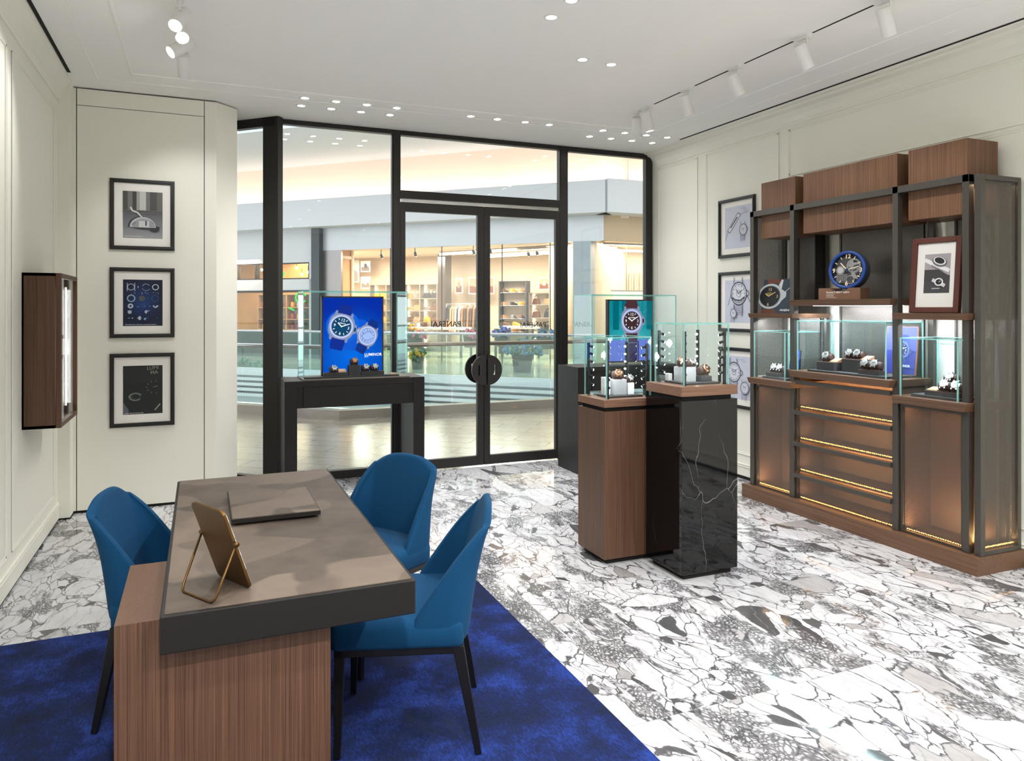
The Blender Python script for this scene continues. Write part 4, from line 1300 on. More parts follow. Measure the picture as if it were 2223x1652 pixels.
# shelves (bevelled front edge) and counters
def shelf(y0, y1, z0, z1, x0, x1=4.50, name='shelf'):
    b = MB(); h = z1 - z0; e = h * .75
    b.add([(x0 + e * .55, y0 + e * .6, z0), (x1, y0 + e * .6, z0), (x1, y1 - e * .0, z0), (x0 + e * .55, y1, z0), (x0, y0, z1), (x1, y0, z1), (x1, y1, z1), (x0, y1, z1)],
          [(0, 3, 2, 1), (4, 5, 6, 7), (0, 1, 5, 4), (1, 2, 6, 5), (2, 3, 7, 6), (3, 0, 4, 7)])
    return b.build(name, M_woody, U, bevel=.0015)
shelf(4.30, 4.79, 1.478, 1.512, 4.11)
shelf(3.44, 4.335, 1.572, 1.615, 4.11)
shelf(2.93, 3.43, 1.482, 1.522, 4.11)
shelf(4.30, 4.79, .945, .992, 4.10, name='counter')
shelf(3.44, 4.335, 1.035, 1.085, 4.10, name='counter')
shelf(2.93, 3.43, .942, .993, 4.10, name='counter')
# carcasses
M_dark_in = plain('dark_walnut_inside', (78, 56, 42), .6, var=.1, vscale=12)
def carcass(y0, y1, z0, z1):
    b = MB()
    b.box(4.46, 4.475, y0, y1, z0, z1).box(4.22, 4.46, y0, y0 + .008, z0, z1).box(4.22, 4.46, y1 - .008, y1, z0, z1)
    b.box(4.22, 4.46, y0, y1, z0, z0 + .006).box(4.22, 4.46, y0, y1, z1 - .006, z1)
    b.build('carcass', M_dark_in, U)
def led_row(x, y0, y1, z, pitch=.0165, s=.0042, name='led_strip', mat=None):
    b = MB(); n_ = int((y1 - y0) / pitch)
    for k in range(n_):
        yy = y0 + pitch * (k + .5)
        b.box(x, x + .004, yy - s, yy + s, z, z + s * 1.6)
    o = b.build(name, mat or M_amber, U)
    return o
carcass(4.39, 4.785, .11, .94); carcass(2.998, 3.43, .11, .94)
for y0, y1 in ((4.392, 4.783), (3.0, 3.428)):
    d = MB().box(4.196, 4.199, y0 + .012, y1 - .012, .125, .915).build('mesh_door', M_mesh_y, U)
    b = MB(); f = .014
    b.box(4.186, 4.204, y0, y0 + f, .108, .93).box(4.186, 4.204, y1 - f, y1, .108, .93).box(4.186, 4.204, y0 + f, y1 - f, .108, .108 + f).box(4.186, 4.204, y0 + f, y1 - f, .93 - f, .93)
    b.build('door_frame', M_unitmetal, U)
    led_row(4.203, y0 + .02, y1 - .02, .128)
    light('amber_glow', 'AREA', (4.235, (y0 + y1) / 2, .135), 8, (1, .62, .30), U, y1 - y0 - .06, aim=(.45, 0, 1), sy=.02)
    light('amber_glow', 'AREA', (4.235, (y0 + y1) / 2, .915), 3.0, (1, .62, .30), U, y1 - y0 - .06, aim=(.4, 0, -1), sy=.02)
ds = [1.022, .792, .553, .315, .105]
carcass(3.48, 4.343, .11, 1.03)
for i in range(4):
    zt_, zb_ = ds[i], ds[i + 1]
    r_ = MB().box(4.150, 4.20, 3.478, 4.345, zt_ - .042, zt_ - .012)
    r_.box(4.188, 4.204, 3.478, 3.492, zb_, zt_ - .04).box(4.188, 4.204, 4.331, 4.345, zb_, zt_ - .04)
    d = r_.build('drawer_frame', M_unitmetal, U, bevel=.0015)
    MB().box(4.196, 4.199, 3.492, 4.331, zb_, zt_ - .04).build('drawer_mesh', M_mesh_y, d)
    MB().box(4.22, 4.46, 3.49, 4.335, zb_ - .004, zb_ + .004).build('drawer_bottom', M_dark_in, U)
    led_row(4.203, 3.505, 4.32, zb_ + .012)
    light('amber_glow', 'AREA', (4.235, 3.91, zb_ + .02), 9, (1, .62, .30), U, .78, aim=(.45, 0, 1), sy=.02)
# right end: mesh side screen in its own frame
sf = MB().box(4.175, 4.215, 2.885, 2.925, .105, 2.335).box(4.505, 4.535, 2.885, 2.925, .105, 2.335).box(4.215, 4.505, 2.885, 2.925, 2.305, 2.335).box(4.215, 4.505, 2.885, 2.925, .105, .135)
sf.build('side_frame', M_unitmetal, U, bevel=.002)
MB().box(4.215, 4.505, 2.896, 2.899, .135, 2.305).build('side_mesh', M_mesh_x, U)
b = MB()
for k in range(17):
    xx = 4.225 + .0165 * k; b.box(xx, xx + .008, 2.906, 2.91, .145, .152)
b.build('led_strip', M_amber, U)
MB().box(4.222, 4.232, 2.93, 2.945, .13, 2.28).build('amber_light_bar', emit('soft_amber_bar', (200, 120, 70), .25), U)
light('amber_glow', 'AREA', (4.36, 2.93, .16), 2.5, (1, .58, .22), U, .24, aim=(0, .3, 1), sy=.02)
light('amber_glow', 'AREA', (4.36, 2.935, 2.29), .6, (1, .72, .45), U, .24, aim=(0, -.1, -1), sy=.02)
# white led bars under the shelves
for y0, y1, z in ((4.41, 4.77, 1.474), (3.50, 4.28, 1.567), (3.02, 3.40, 1.478)):
    MB().box(4.295, 4.305, y0, y1, z + .002, z + .006).build('led_bar', emit('shelf_led_bar', (235, 240, 255), 3), U)
    light('shelf_glow', 'AREA', (4.26, (y0 + y1) / 2, z - .008), 13 * (y1 - y0), (.88, .92, 1), U, y1 - y0, aim=(.30, 0, -1), sy=.02)
# vitrines on the counters
vitrine('small glass vitrine on the left counter of the display unit', 4.125, 4.49, 4.392, 4.735, .993, 1.372)
vitrine('wide glass vitrine above the drawers of the display unit', 4.125, 4.475, 3.487, 4.268, 1.086, 1.462)
vitrine('glass vitrine on the right counter of the display unit', 4.125, 4.475, 2.99, 3.385, .994, 1.366)
# contents left vitrine
def Yx(px): return px
z = .993
block('display_tray', 'dark tray in the left vitrine of the display unit', 4.18, 4.40, 4.42, 4.70, z, z + .014, cat='tray', group=None)
block('display_block', 'low block with two watches in the left unit vitrine', 4.20, 4.32, 4.54, 4.68, z + .014, z + .045, cap=M_cushion)
block('display_block', 'dark block under a small blue card, left unit vitrine', 4.24, 4.34, 4.42, 4.515, z + .014, z + .082)
watch(4.26, 4.64, z + .045, -PI / 2 + .2, 'steel_white', 'left on the low block, left unit vitrine', 1.15)
watch(4.26, 4.575, z + .045, -PI / 2 + .2, 'steel_black', 'right on the low block, left unit vitrine', 1.15)
# middle vitrine
z = 1.086
block('display_tray', 'wide dark ribbed tray in the middle unit vitrine', 4.16, 4.42, 3.52, 4.20, z, z + .014, cat='tray', group=None)
block('display_block', 'dark block at the left in the middle unit vitrine', 4.20, 4.32, 3.99, 4.15, z + .014, z + .075, cap=M_cushion)
block('display_block', 'tall dark block in the centre of the middle unit vitrine', 4.24, 4.36, 3.74, 3.955, z + .014, z + .105, cap=M_cushion)
block('display_block', 'low dark block at the right of the middle unit vitrine', 4.18, 4.27, 3.60, 3.76, z + .014, z + .045, cap=M_cushion)
watch(4.26, 4.10, z + .075, -PI / 2 + .15, 'steel_white', 'on the left block, middle unit vitrine', 1.2)
watch(4.30, 3.925, z + .105, -PI / 2 + .1, 'steel_black', 'left on the tall centre block, middle unit vitrine', 1.15)
watch(4.30, 3.855, z + .105, -PI / 2 + .1, 'bracelet', 'right on the tall centre block, middle unit vitrine', 1.15)
watch(4.225, 3.725, z + .045, -PI / 2 + .1, 'steel_black', 'left on the low right block, middle unit vitrine', 1.2)
watch(4.225, 3.645, z + .045, -PI / 2 + .1, 'steel_white', 'right on the low right block, middle unit vitrine', 1.2)
plaque('oak plaque on the left block, middle unit vitrine', 4.26, 4.025, z + .075, -PI / 2, .065, .06, .028)
plaque('oak plaque on the tall centre block, middle unit vitrine', 4.30, 3.785, z + .105, -PI / 2, .065, .06, .028)
# right vitrine
z = .994
block('display_tray', 'dark tray in the right vitrine of the display unit', 4.17, 4.42, 3.02, 3.34, z, z + .016, cat='tray', group=None)
block('display_block', 'low block with two watches and a plaque, right unit vitrine', 4.19, 4.28, 3.035, 3.26, z + .016, z + .045, cap=M_cushion)
block('display_block', 'raised block behind the plaque in the right unit vitrine', 4.30, 4.39, 3.12, 3.25, z + .016, z + .085, cap=M_cushion)
watch(4.235, 3.145, z + .045, -PI / 2 + .1, 'bracelet', 'left on the low block, right unit vitrine', 1.2)
watch(4.235, 3.07, z + .045, -PI / 2 + .1, 'steel_white', 'right on the low block, right unit vitrine', 1.2)
watch(4.345, 3.19, z + .085, -PI / 2 + .1, 'steel_blue', 'on the raised block, right unit vitrine', 1.2)
plaque('oak plaque on the low block, right unit vitrine', 4.235, 3.222, z + .045, -PI / 2, .07, .06, .02)

# small blue cards standing in the vitrines
def card(lab, y0, y1, x, z0, z1, lean, th_, draw, frame=(30, 28, 30), d=.012, cat='display card', name='display_card', border=0.0):
    """upright panel facing -x; y1 is its left edge seen from the room"""
    M_ = Matrix.Translation((x, (y0 + y1) / 2, z0)) @ Matrix.Rotation(th_, 4, 'Z') @ Matrix.Rotation(lean, 4, 'Y')
    r = thing(name, lab, cat, mat=M_)
    W_, H_ = y1 - y0, z1 - z0
    MB().box(0, d, -W_ / 2, W_ / 2, 0, H_).build('panel', plain('card_%d_%d_%d' % frame, frame, .45), r, local=True)
    g = G2(); draw(g, W_, H_)
    g.build('print', r, lambda u, v, w: Vector((-w - .0002, W_ / 2 - u, v)), local=True)
    return r
def draw_card(g, W, H_):
    g.rect(.002, .002, W - .002, H_ - .002, (16, 58, 168))
    draw_watch(g, W * .55, H_ * .55, W * .30, R(-10), guard=1)
    g.text(W * .42, H_ * .12, 'LUMINOR', W * .09, (230, 235, 250), bold=.02)
card('small blue watch card on the dark block, left unit vitrine', 4.425, 4.53, 4.30, 1.076, 1.225, .1, 0, draw_card)
def draw_card2(g, W, H_):
    g.rect(.004, .004, W - .004, H_ - .004, (70, 74, 150))
    g.rect(.004, .004, W - .004, H_ * .5, (34, 44, 120))
    draw_watch(g, W * .52, H_ * .52, W * .26, R(-8), guard=1, case=(90, 100, 160), dial=(24, 34, 90), strap=(40, 50, 120), brand='LUMINOR')
    g.text(W * .42, H_ * .16, 'LUMINOR', W * .095, (230, 235, 250), bold=.02)
card('blue watch poster standing at the right end of the middle unit vitrine', 3.50, 3.73, 4.40, 1.10, 1.43, .12, .1, draw_card2, (150, 96, 60))

# book block on the left upper shelf
def draw_book(g, W, H_):
    g.rect(0, 0, W, H_, (38, 54, 66))
    g.poly([(W * .14, H_ * .88), (W * .56, H_ * .88), (W * .58, H_), (W * .12, H_)], (96, 50, 34))
    g.poly([(W * .0, 0), (W * .52, 0), (W * .46, H_ * .12), (W * .0, H_ * .12)], (92, 48, 32))
    g.poly([(W * .52, H_ * .82), (W * .60, H_ * .99), (W * .66, H_ * .97), (W * .62, H_ * .70)], (190, 194, 196))
    g.disc(W * .26, H_ * .50, W * .43, (176, 182, 186), H_ * .37, 40)
    g.disc(W * .26, H_ * .50, W * .36, (120, 128, 132), H_ * .32, 40)
    g.disc(W * .25, H_ * .50, W * .34, (16, 20, 24), H_ * .30, 40)
    g.poly([(W * .64, H_ * .70), (W * .80, H_ * .60), (W * .80, H_ * .48), (W * .66, H_ * .36)], (170, 176, 182))
    g.line([(W * .76, H_ * .62), (W * .9, H_ * .74), (W * .99, H_ * .76)], .005, (190, 194, 198))
    c1 = (226, 196, 160)
    for t_, x, y in (('12', .24, .66), ('3', .50, .45), ('6', .22, .22)): g.text(W * x, H_ * y, t_, H_ * .13, c1, align='c')
    g.line([(W * .22, H_ * .50), (W * .44, H_ * .62)], .005, (232, 200, 150)); g.line([(W * .22, H_ * .50), (W * .10, H_ * .58)], .006, (232, 200, 150))
    g.text(W * .24, H_ * .575, 'LUMINOR', H_ * .045, (220, 200, 120), align='c'); g.text(W * .24, H_ * .53, 'PANERAI', H_ * .045, (220, 200, 120), align='c')
    g.text(W * .97, H_ * .06, 'PANERAI', H_ * .085, (228, 232, 236), align='r', shear=.25, bold=.01)
card('dark watch book cover standing on the left upper shelf', 4.47, 4.765, 4.24, 1.513, 1.79, .16, .12, draw_book, (22, 24, 28), .05, 'book', 'display_book')
# framed advert on the right upper shelf
def draw_ad(g, W, H_):
    f = .036
    g.rect(f, f, W - f, H_ - f, (214, 212, 208))
    x0, y0, x1, y1 = W * .27, H_ * .26, W * .79, H_ * .78
    g.rect(x0, y0, x1, y1, (58, 57, 58)); g.rect(x0, y0 + (y1 - y0) * .45, x1, y1, (150, 144, 148)); g.poly([(x0, y0 + (y1 - y0) * .6), (x0, y0 + (y1 - y0) * .3), (x1, y0 + (y1 - y0) * .3), (x1, y0 + (y1 - y0) * .42), (x0 + (x1 - x0) * .55, y0 + (y1 - y0) * .6)], (52, 51, 52))
    c = (214, 212, 214)
    g.line([(x0, y1 - (y1 - y0) * .14), (x0 + (x1 - x0) * .30, y1 - (y1 - y0) * .24), (x1 - .005, y0 + (y1 - y0) * .56)], .024, c)
    g.disc(x0 + (x1 - x0) * .58, y0 + (y1 - y0) * .80, (x1 - x0) * .30, (96, 94, 98), (y1 - y0) * .13, rot=-.35)
    g.disc(x0 + (x1 - x0) * .58, y0 + (y1 - y0) * .82, (x1 - x0) * .25, c, (y1 - y0) * .10, rot=-.35)
    g.disc(x0 + (x1 - x0) * .58, y0 + (y1 - y0) * .825, (x1 - x0) * .20, (30, 30, 34), (y1 - y0) * .078, rot=-.35)
    for k in range(7): g.line([(x0 + (x1 - x0) * (.30 + .07 * k), y0 + (y1 - y0) * (.72 - .025 * k)), (x0 + (x1 - x0) * (.31 + .07 * k), y0 + (y1 - y0) * (.66 - .025 * k))], .004, (60, 60, 64))
    g.line([(x0 + (x1 - x0) * .34, y0 + (y1 - y0) * .34), (x0 + (x1 - x0) * .84, y0 + (y1 - y0) * .18)], .022, (190, 188, 190))
    g.disc(x0 + (x1 - x0) * .60, y0 + (y1 - y0) * .28, (x1 - x0) * .17, c, (y1 - y0) * .10)
    g.disc(x0 + (x1 - x0) * .60, y0 + (y1 - y0) * .28, (x1 - x0) * .12, (24, 24, 28), (y1 - y0) * .07)
    g.line([(x0 + (x1 - x0) * .60, y0 + (y1 - y0) * .28), (x0 + (x1 - x0) * .68, y0 + (y1 - y0) * .31)], .003, c)
    g.rect(x0 + (x1 - x0) * .34, y0 + (y1 - y0) * .10, x0 + (x1 - x0) * .66, y0 + (y1 - y0) * .13, (150, 150, 150))
    g.text(x0 + (x1 - x0) * .5, y0 + (y1 - y0) * .045, 'PANERAI', .011, (70, 90, 140), align='c')
r = card('brown framed black and white watch advert on the right upper shelf', 3.07, 3.385, 4.23, 1.524, 2.0, .09, .10, draw_ad, (82, 40, 30), .02, 'framed picture', 'picture_frame')
b = MB(); W_, H_ = .315, .476; f = .034
b.box(-.012, .004, -W_ / 2, -W_ / 2 + f, 0, H_).box(-.012, .004, W_ / 2 - f, W_ / 2, 0, H_).box(-.012, .004, -W_ / 2 + f, W_ / 2 - f, 0, f).box(-.012, .004, -W_ / 2 + f, W_ / 2 - f, H_ - f, H_)
b.build('frame', plain('card_82_40_30', (82, 40, 30), .45), r, local=True, bevel=.003)

# skeleton clock on its wooden block
ck = thing('desk_clock', 'large blue-rimmed skeleton clock resting on its wooden block', 'clock', (4.30, 3.93, 1.66))
cdir = Vector((-.965, -.25, .10)).normalized()           # dial normal
cu = Vector((0, 0, 1)).cross(cdir).normalized()         # to the right as seen from the front
cv = cdir.cross(cu).normalized()
CC = Vector((4.24, 3.905, 1.826))
Mc = Matrix((( cu.x, cv.x, cdir.x, CC.x), (cu.y, cv.y, cdir.y, CC.y), (cu.z, cv.z, cdir.z, CC.z), (0, 0, 0, 1)))
RC = .137
MB().lathe([(RC - .022, -.004), (RC - .022, .012), (RC - .006, .014), (RC, .008), (RC, -.006)], Mc, 48, cap=False).build('blue_rim', plain('clock_blue', (20, 62, 136), .35), ck)
MB().lathe([(.001, -.095), (RC - .02, -.095), (RC - .004, -.068), (RC - .010, -.060), (RC - .002, -.052), (RC - .010, -.042), (RC - .002, -.034), (RC - .010, -.024), (RC - .003, -.014), (RC - .004, -.005)], Mc, 48, cap=False).build('drum', plain('clock_grey', (96, 100, 106), .35, .5), ck)
MB().lathe([(.001, -.012), (RC - .021, -.012)], Mc, 40, cap=False).build('back_disc', plain('clock_inside', (24, 24, 26), .5), ck)
g = G2(); S_ = (136, 136, 138); D_ = (62, 62, 64)
g.disc(-.03, .045, .05, D_); g.disc(.045, .01, .045, (70, 70, 74)); g.disc(.02, -.055, .04, D_)
g.ring(.04, .03, .052, .012, S_); g.ring(-.055, .0, .032, .006, S_); g.disc(-.055, 0, .024, (176, 176, 178)); g.ring(.06, -.02, .035, .007, S_); g.ring(.02, -.07, .032, .006, S_)
g.poly([(.0, .03), (.02, .07), (.035, .075), (.04, .05), (.08, .055), (.078, .04), (.045, .032), (.03, .0)], S_)
g.poly([(.03, -.02), (.05, -.06), (.08, -.07), (.07, -.05), (.05, -.02)], S_)
for k in range(6): g.line([(-.075 + .014 * k, -.09 + .004 * k), (-.075 + .014 * k, -.03)], .004, S_); g.line([(-.08, -.032 - .011 * k), (-.0, -.032 - .011 * k)], .004, S_)
for a_ in range(0, 360, 30):
    if a_ % 90: g.line([((RC - .05) * math.cos(R(a_)), (RC - .05) * math.sin(R(a_))), ((RC - .03) * math.cos(R(a_)), (RC - .03) * math.sin(R(a_)))], .005, (236, 220, 190))
for t_, x, y in (('12', 0, .082), ('3', .098, -.018), ('6', 0, -.112), ('9', -.098, -.018)):
    g.text(x, y, t_, .044, (240, 222, 186), align='c', bold=.02)
g.line([(0, 0), (-.05, .05)], .008, (220, 210, 170)); g.line([(0, 0), (.085, .022)], .006, (220, 210, 170)); g.disc(0, 0, .011, (28, 40, 96))
g.build('movement', ck, lambda u, v, w: Mc @ Vector((u, v, -.010 + w * 1.2)))
cb = thing('clock_base', 'walnut block with white lettering under the skeleton clock', 'wooden block', (4.29, 3.9, 1.615))
nb = Vector((cdir.x, cdir.y, 0)).normalized(); ub = cu
def fb_(u, v, w): return Vector((4.205, 3.935, 1.615)) + ub * u + Vector((0, 0, v)) - nb * w
MB().extr([(-.165, 0), (.145, 0), (.145, .083), (.06, .083), (.03, .055), (-.05, .055), (-.08, .083), (-.165, .083)], fb_, .13).build('body', M_woodx, cb)
g = G2()
g.text(-.105, .047, 'Panerai P.2005/T calibre', .0175, (240, 236, 230), bold=.015)
for k, ln in enumerate((.062, .054, .058, .078)): g.rect(-.105, .037 - .008 * k, -.105 + ln, .0395 - .008 * k, (214, 204, 192))
g.build('lettering', cb, lambda u, v, w: fb_(u, v, -w - .0003))

# ================================================================== WALL PICTURES
def picture(lab, P0, Ud, w, h, draw, group, fw=.030, ft=.026, mat=(236, 233, 228), framec=None):
    """P0 lower-left corner on the wall, Ud direction to the right; normal = Ud x z"""
    Ud = Vector(Ud); Z_ = Vector((0, 0, 1)); Nn = Ud.cross(Z_)
    P0 = Vector(P0)
    r = thing('picture_frame', lab, 'framed picture', P0 + Ud * w / 2, group=group)
    fn = lambda u, v, w_: P0 + Ud * u + Z_ * v + Nn * w_
    b = MB()
    def bx(u0, u1, v0, v1, w0, w1):
        pts = [fn(u, v, q) for q in (w0, w1) for u, v in ((u0, v0), (u1, v0), (u1, v1), (u0, v1))]
        b.add(pts, [(0, 3, 2, 1), (4, 5, 6, 7), (0, 1, 5, 4), (1, 2, 6, 5), (2, 3, 7, 6), (3, 0, 4, 7)])
    for q, (o_, w0, w1) in enumerate(((0, 0, ft * .8), (fw * .25, ft * .8, ft), )):
        i_ = fw if q == 0 else fw * .7
        bx(o_, w - o_, o_, i_, w0, w1); bx(o_, w - o_, h - i_, h - o_, w0, w1); bx(o_, i_, i_, h - i_, w0, w1); bx(w - i_, w - o_, i_, h - i_, w0, w1)
    b.build('frame', plain('black_frame_lacquer', (28, 27, 26), .35), r, bevel=.002)
    g = G2(); g.rect(fw, fw, w - fw, h - fw, mat); draw(g, w, h)
    g.build('print', r, lambda u, v, w_: fn(u, v, .006 + w_))
    return r
def ds_img(w, h): return w * .20, h * .168, w * .81, h * .83
def draw_p1(g, w, h):
    x0, y0, x1, y1 = ds_img(w, h); W, H_ = x1 - x0, y1 - y0
    X = lambda a: x0 + W * a
    Y_ = lambda a: y0 + H_ * a
    g.rect(x0, y0, x1, y1, (142, 144, 150))
    for k in range(16):
        v = int(150 - 8 * k * .5); g.rect(x0, Y_(k * .035), x1, Y_(k * .035 + .036), (v, v + 1, v + 6))
    for a, c, v in ((0, .12, 70), (.12, .24, 110), (.24, .34, 60), (.34, .42, 150), (.42, .58, 186), (.58, .68, 110), (.68, .86, 72), (.86, 1, 96)):
        g.rect(X(a), Y_(.56), X(c), y1, (v, v, v - 3))
    g.rect(x0, Y_(.53), x1, Y_(.60), (96, 96, 98)); g.rect(x0, Y_(.56), x1, Y_(.58), (70, 70, 72))
    g.disc(X(.60), Y_(.235), W * .34, (52, 54, 60), H_ * .045)
    g.disc(X(.80), Y_(.19), W * .12, (50, 52, 58), H_ * .05)
    arc = [(X(.5 + .33 * math.cos(a)), Y_(.23 + .225 * math.sin(a))) for a in [PI * i / 20 for i in range(21)]]
    g.poly([(a - W * .05, b_ + H_ * .01) for a, b_ in arc], (56, 56, 60))
    g.poly(arc, (186, 188, 192)); arc2 = [(X(.52 + .29 * math.cos(a)), Y_(.235 + .185 * math.sin(a))) for a in [PI * i / 20 for i in range(21)]]
    g.poly(arc2, (150, 152, 158)); g.rect(X(.40), Y_(.235), X(.66), Y_(.37), (196, 198, 202)); g.rect(X(.56), Y_(.27), X(.60), Y_(.37), (70, 70, 74))
    g.text(X(.25), Y_(.27), 'REG', H_ * .05, (50, 50, 54), rot=R(45)); g.text(X(.68), Y_(.36), 'T.M.', H_ * .045, (60, 60, 64), rot=R(-42))
    g.line([(X(.48), Y_(.44)), (X(.36), Y_(.55)), (X(.24), Y_(.58)), (X(.19), Y_(.66))], .011, (206, 208, 212))
    g.line([(X(.47), Y_(.43)), (X(.35), Y_(.53)), (X(.22), Y_(.565))], .003, (80, 80, 84))
    g.rect(X(.04), Y_(.030), X(.50), Y_(.040), (200, 202, 206))
def draw_p2(g, w, h):
    x0, y0, x1, y1 = ds_img(w, h); W, H_ = x1 - x0, y1 - y0
    X = lambda a: x0 + W * a
    Y_ = lambda a: y0 + H_ * a
    g.rect(x0, y0, x1, y1, (8, 22, 52))
    for k in range(9): g.disc(X(.5), Y_(.52), W * (.48 - .05 * k), (8 + k * 1, 24 + 4 * k, 56 + 8 * k), H_ * (.46 - .047 * k), 40)
    c = (176, 186, 200)
    g.ring(X(.20), Y_(.84), W * .095, W * .018, c)
    for sx in (-1, 1):
        g.line([(X(.20 + sx * .095), Y_(.93)), (X(.20 + sx * .095), Y_(.75))], W * .018, c)
    g.ring(X(.35), Y_(.84), W * .04, W * .016, c, a0=-1, a1=1); g.ring(X(.58), Y_(.835), W * .10, W * .012, c, a0=.5, a1=2.8); g.ring(X(.58), Y_(.835), W * .10, W * .008, c, a0=3.4, a1=5.8); g.ring(X(.82), Y_(.84), W * .085, W * .020, (206, 214, 222))
    g.ring(X(.205), Y_(.595), W * .105, W * .028, (150, 176, 196)); g.disc(X(.475), Y_(.595), W * .092, (16, 20, 26)); g.ring(X(.475), Y_(.595), W * .075, W * .016, (110, 120, 130), n=24)
    for k in range(8): g.line([(X(.475), Y_(.595)), (X(.475) + W * .06 * math.cos(k * .785), Y_(.595) + W * .06 * math.sin(k * .785))], .001, (170, 176, 180))
    g.ring(X(.81), Y_(.595), W * .09, W * .008, (60, 110, 170)); g.disc(X(.19), Y_(.43), W * .07, c); g.disc(X(.19), Y_(.43), W * .03, (30, 50, 90))
    g.ring(X(.52), Y_(.435), W * .06, W * .012, (40, 80, 140)); g.ring(X(.38), Y_(.43), W * .035, W * .015, (90, 140, 190), a0=3.3, a1=6.2)
    g.ring(X(.82), Y_(.44), W * .065, W * .03, c, a0=PI * .95, a1=PI * 2.05); g.disc(X(.17), Y_(.30), W * .05, c); g.disc(X(.59), Y_(.305), W * .045, c); g.disc(X(.62), Y_(.29), W * .02, (20, 40, 80))
    g.disc(X(.42), Y_(.17), W * .04, c, W * .055); g.disc(X(.55), Y_(.15), W * .028, (120, 170, 220)); g.disc(X(.24), Y_(.17), W * .018, c)
    rs = random.Random(3)
    for k in range(34): g.disc(X(rs.uniform(.1, .9)), Y_(rs.choice([.17, .31, .33, .43, .72, .70])), W * rs.uniform(.005, .013), c, n=8)
    g.text(X(.06), Y_(.025), 'Disassembled watch, with a focus on the precious mechanism', H_ * .024, (232, 236, 240), bold=.01)
def draw_p3(g, w, h):
    x0, y0, x1, y1 = ds_img(w, h); W, H_ = x1 - x0, y1 - y0
    X = lambda a: x0 + W * a
    Y_ = lambda a: y0 + H_ * a
    g.rect(x0, y0, x1, y1, (24, 27, 28)); g.rect(x0, Y_(.64), x1, y1, (30, 33, 35)); g.poly([(x0, y0), (X(.14), y0), (X(.14), Y_(.1)), (x0, Y_(.26))], (84, 92, 102))
    g.ring(X(.31), Y_(.36), W * .17, W * .045, (112, 124, 110), H_ * .085, a0=.4, a1=5.6); g.ring(X(.32), Y_(.365), W * .12, W * .018, (70, 82, 76), H_ * .055)
    for a in range(12):
        q = R(30 * a); g.line([(X(.84) + W * .22 * math.cos(q), Y_(.55) + H_ * .11 * math.sin(q)), (X(.84) + min(W * .155, W * .26 * abs(math.cos(q))) * (1 if math.cos(q) > 0 else 0) + (W * .27 * math.cos(q) if math.cos(q) <= 0 else 0), Y_(.55) + H_ * .14 * math.sin(q))], .0022, (150, 156, 140)) if math.cos(q) <= .5 else None
    g.line([(X(.76), Y_(.55)), (X(.88), Y_(.57))], .003, (140, 150, 130)); g.line([(X(.80), Y_(.07)), (X(.94), Y_(.20))], .008, (150, 158, 130))
    g.text(X(.60), Y_(.91), 'LUMI', H_ * .10, (120, 128, 108), bold=.02, rot=R(4)); g.text(X(.69), Y_(.82), 'MA', H_ * .10, (120, 128, 108), bold=.02, rot=R(4))
    g.text(X(.04), Y_(.02), 'Luminor Marina luminescent dial', H_ * .026, (232, 236, 240), bold=.01)
GL = 'black framed pictures on the panelled wall left of the glass'
for z0, z1, dr, lab in ((2.006, 2.553, draw_p1, 'black framed grey photograph of a watch crown guard, topmost of three'), (1.324, 1.868, draw_p2, 'black framed blue print of watch parts, middle of three'), (.634, 1.203, draw_p3, 'black framed dark watch close-up, lowest of three')):
    picture(lab, (-.641, YP, z0), (1, 0, 0), .453, z1 - z0, dr, GL)
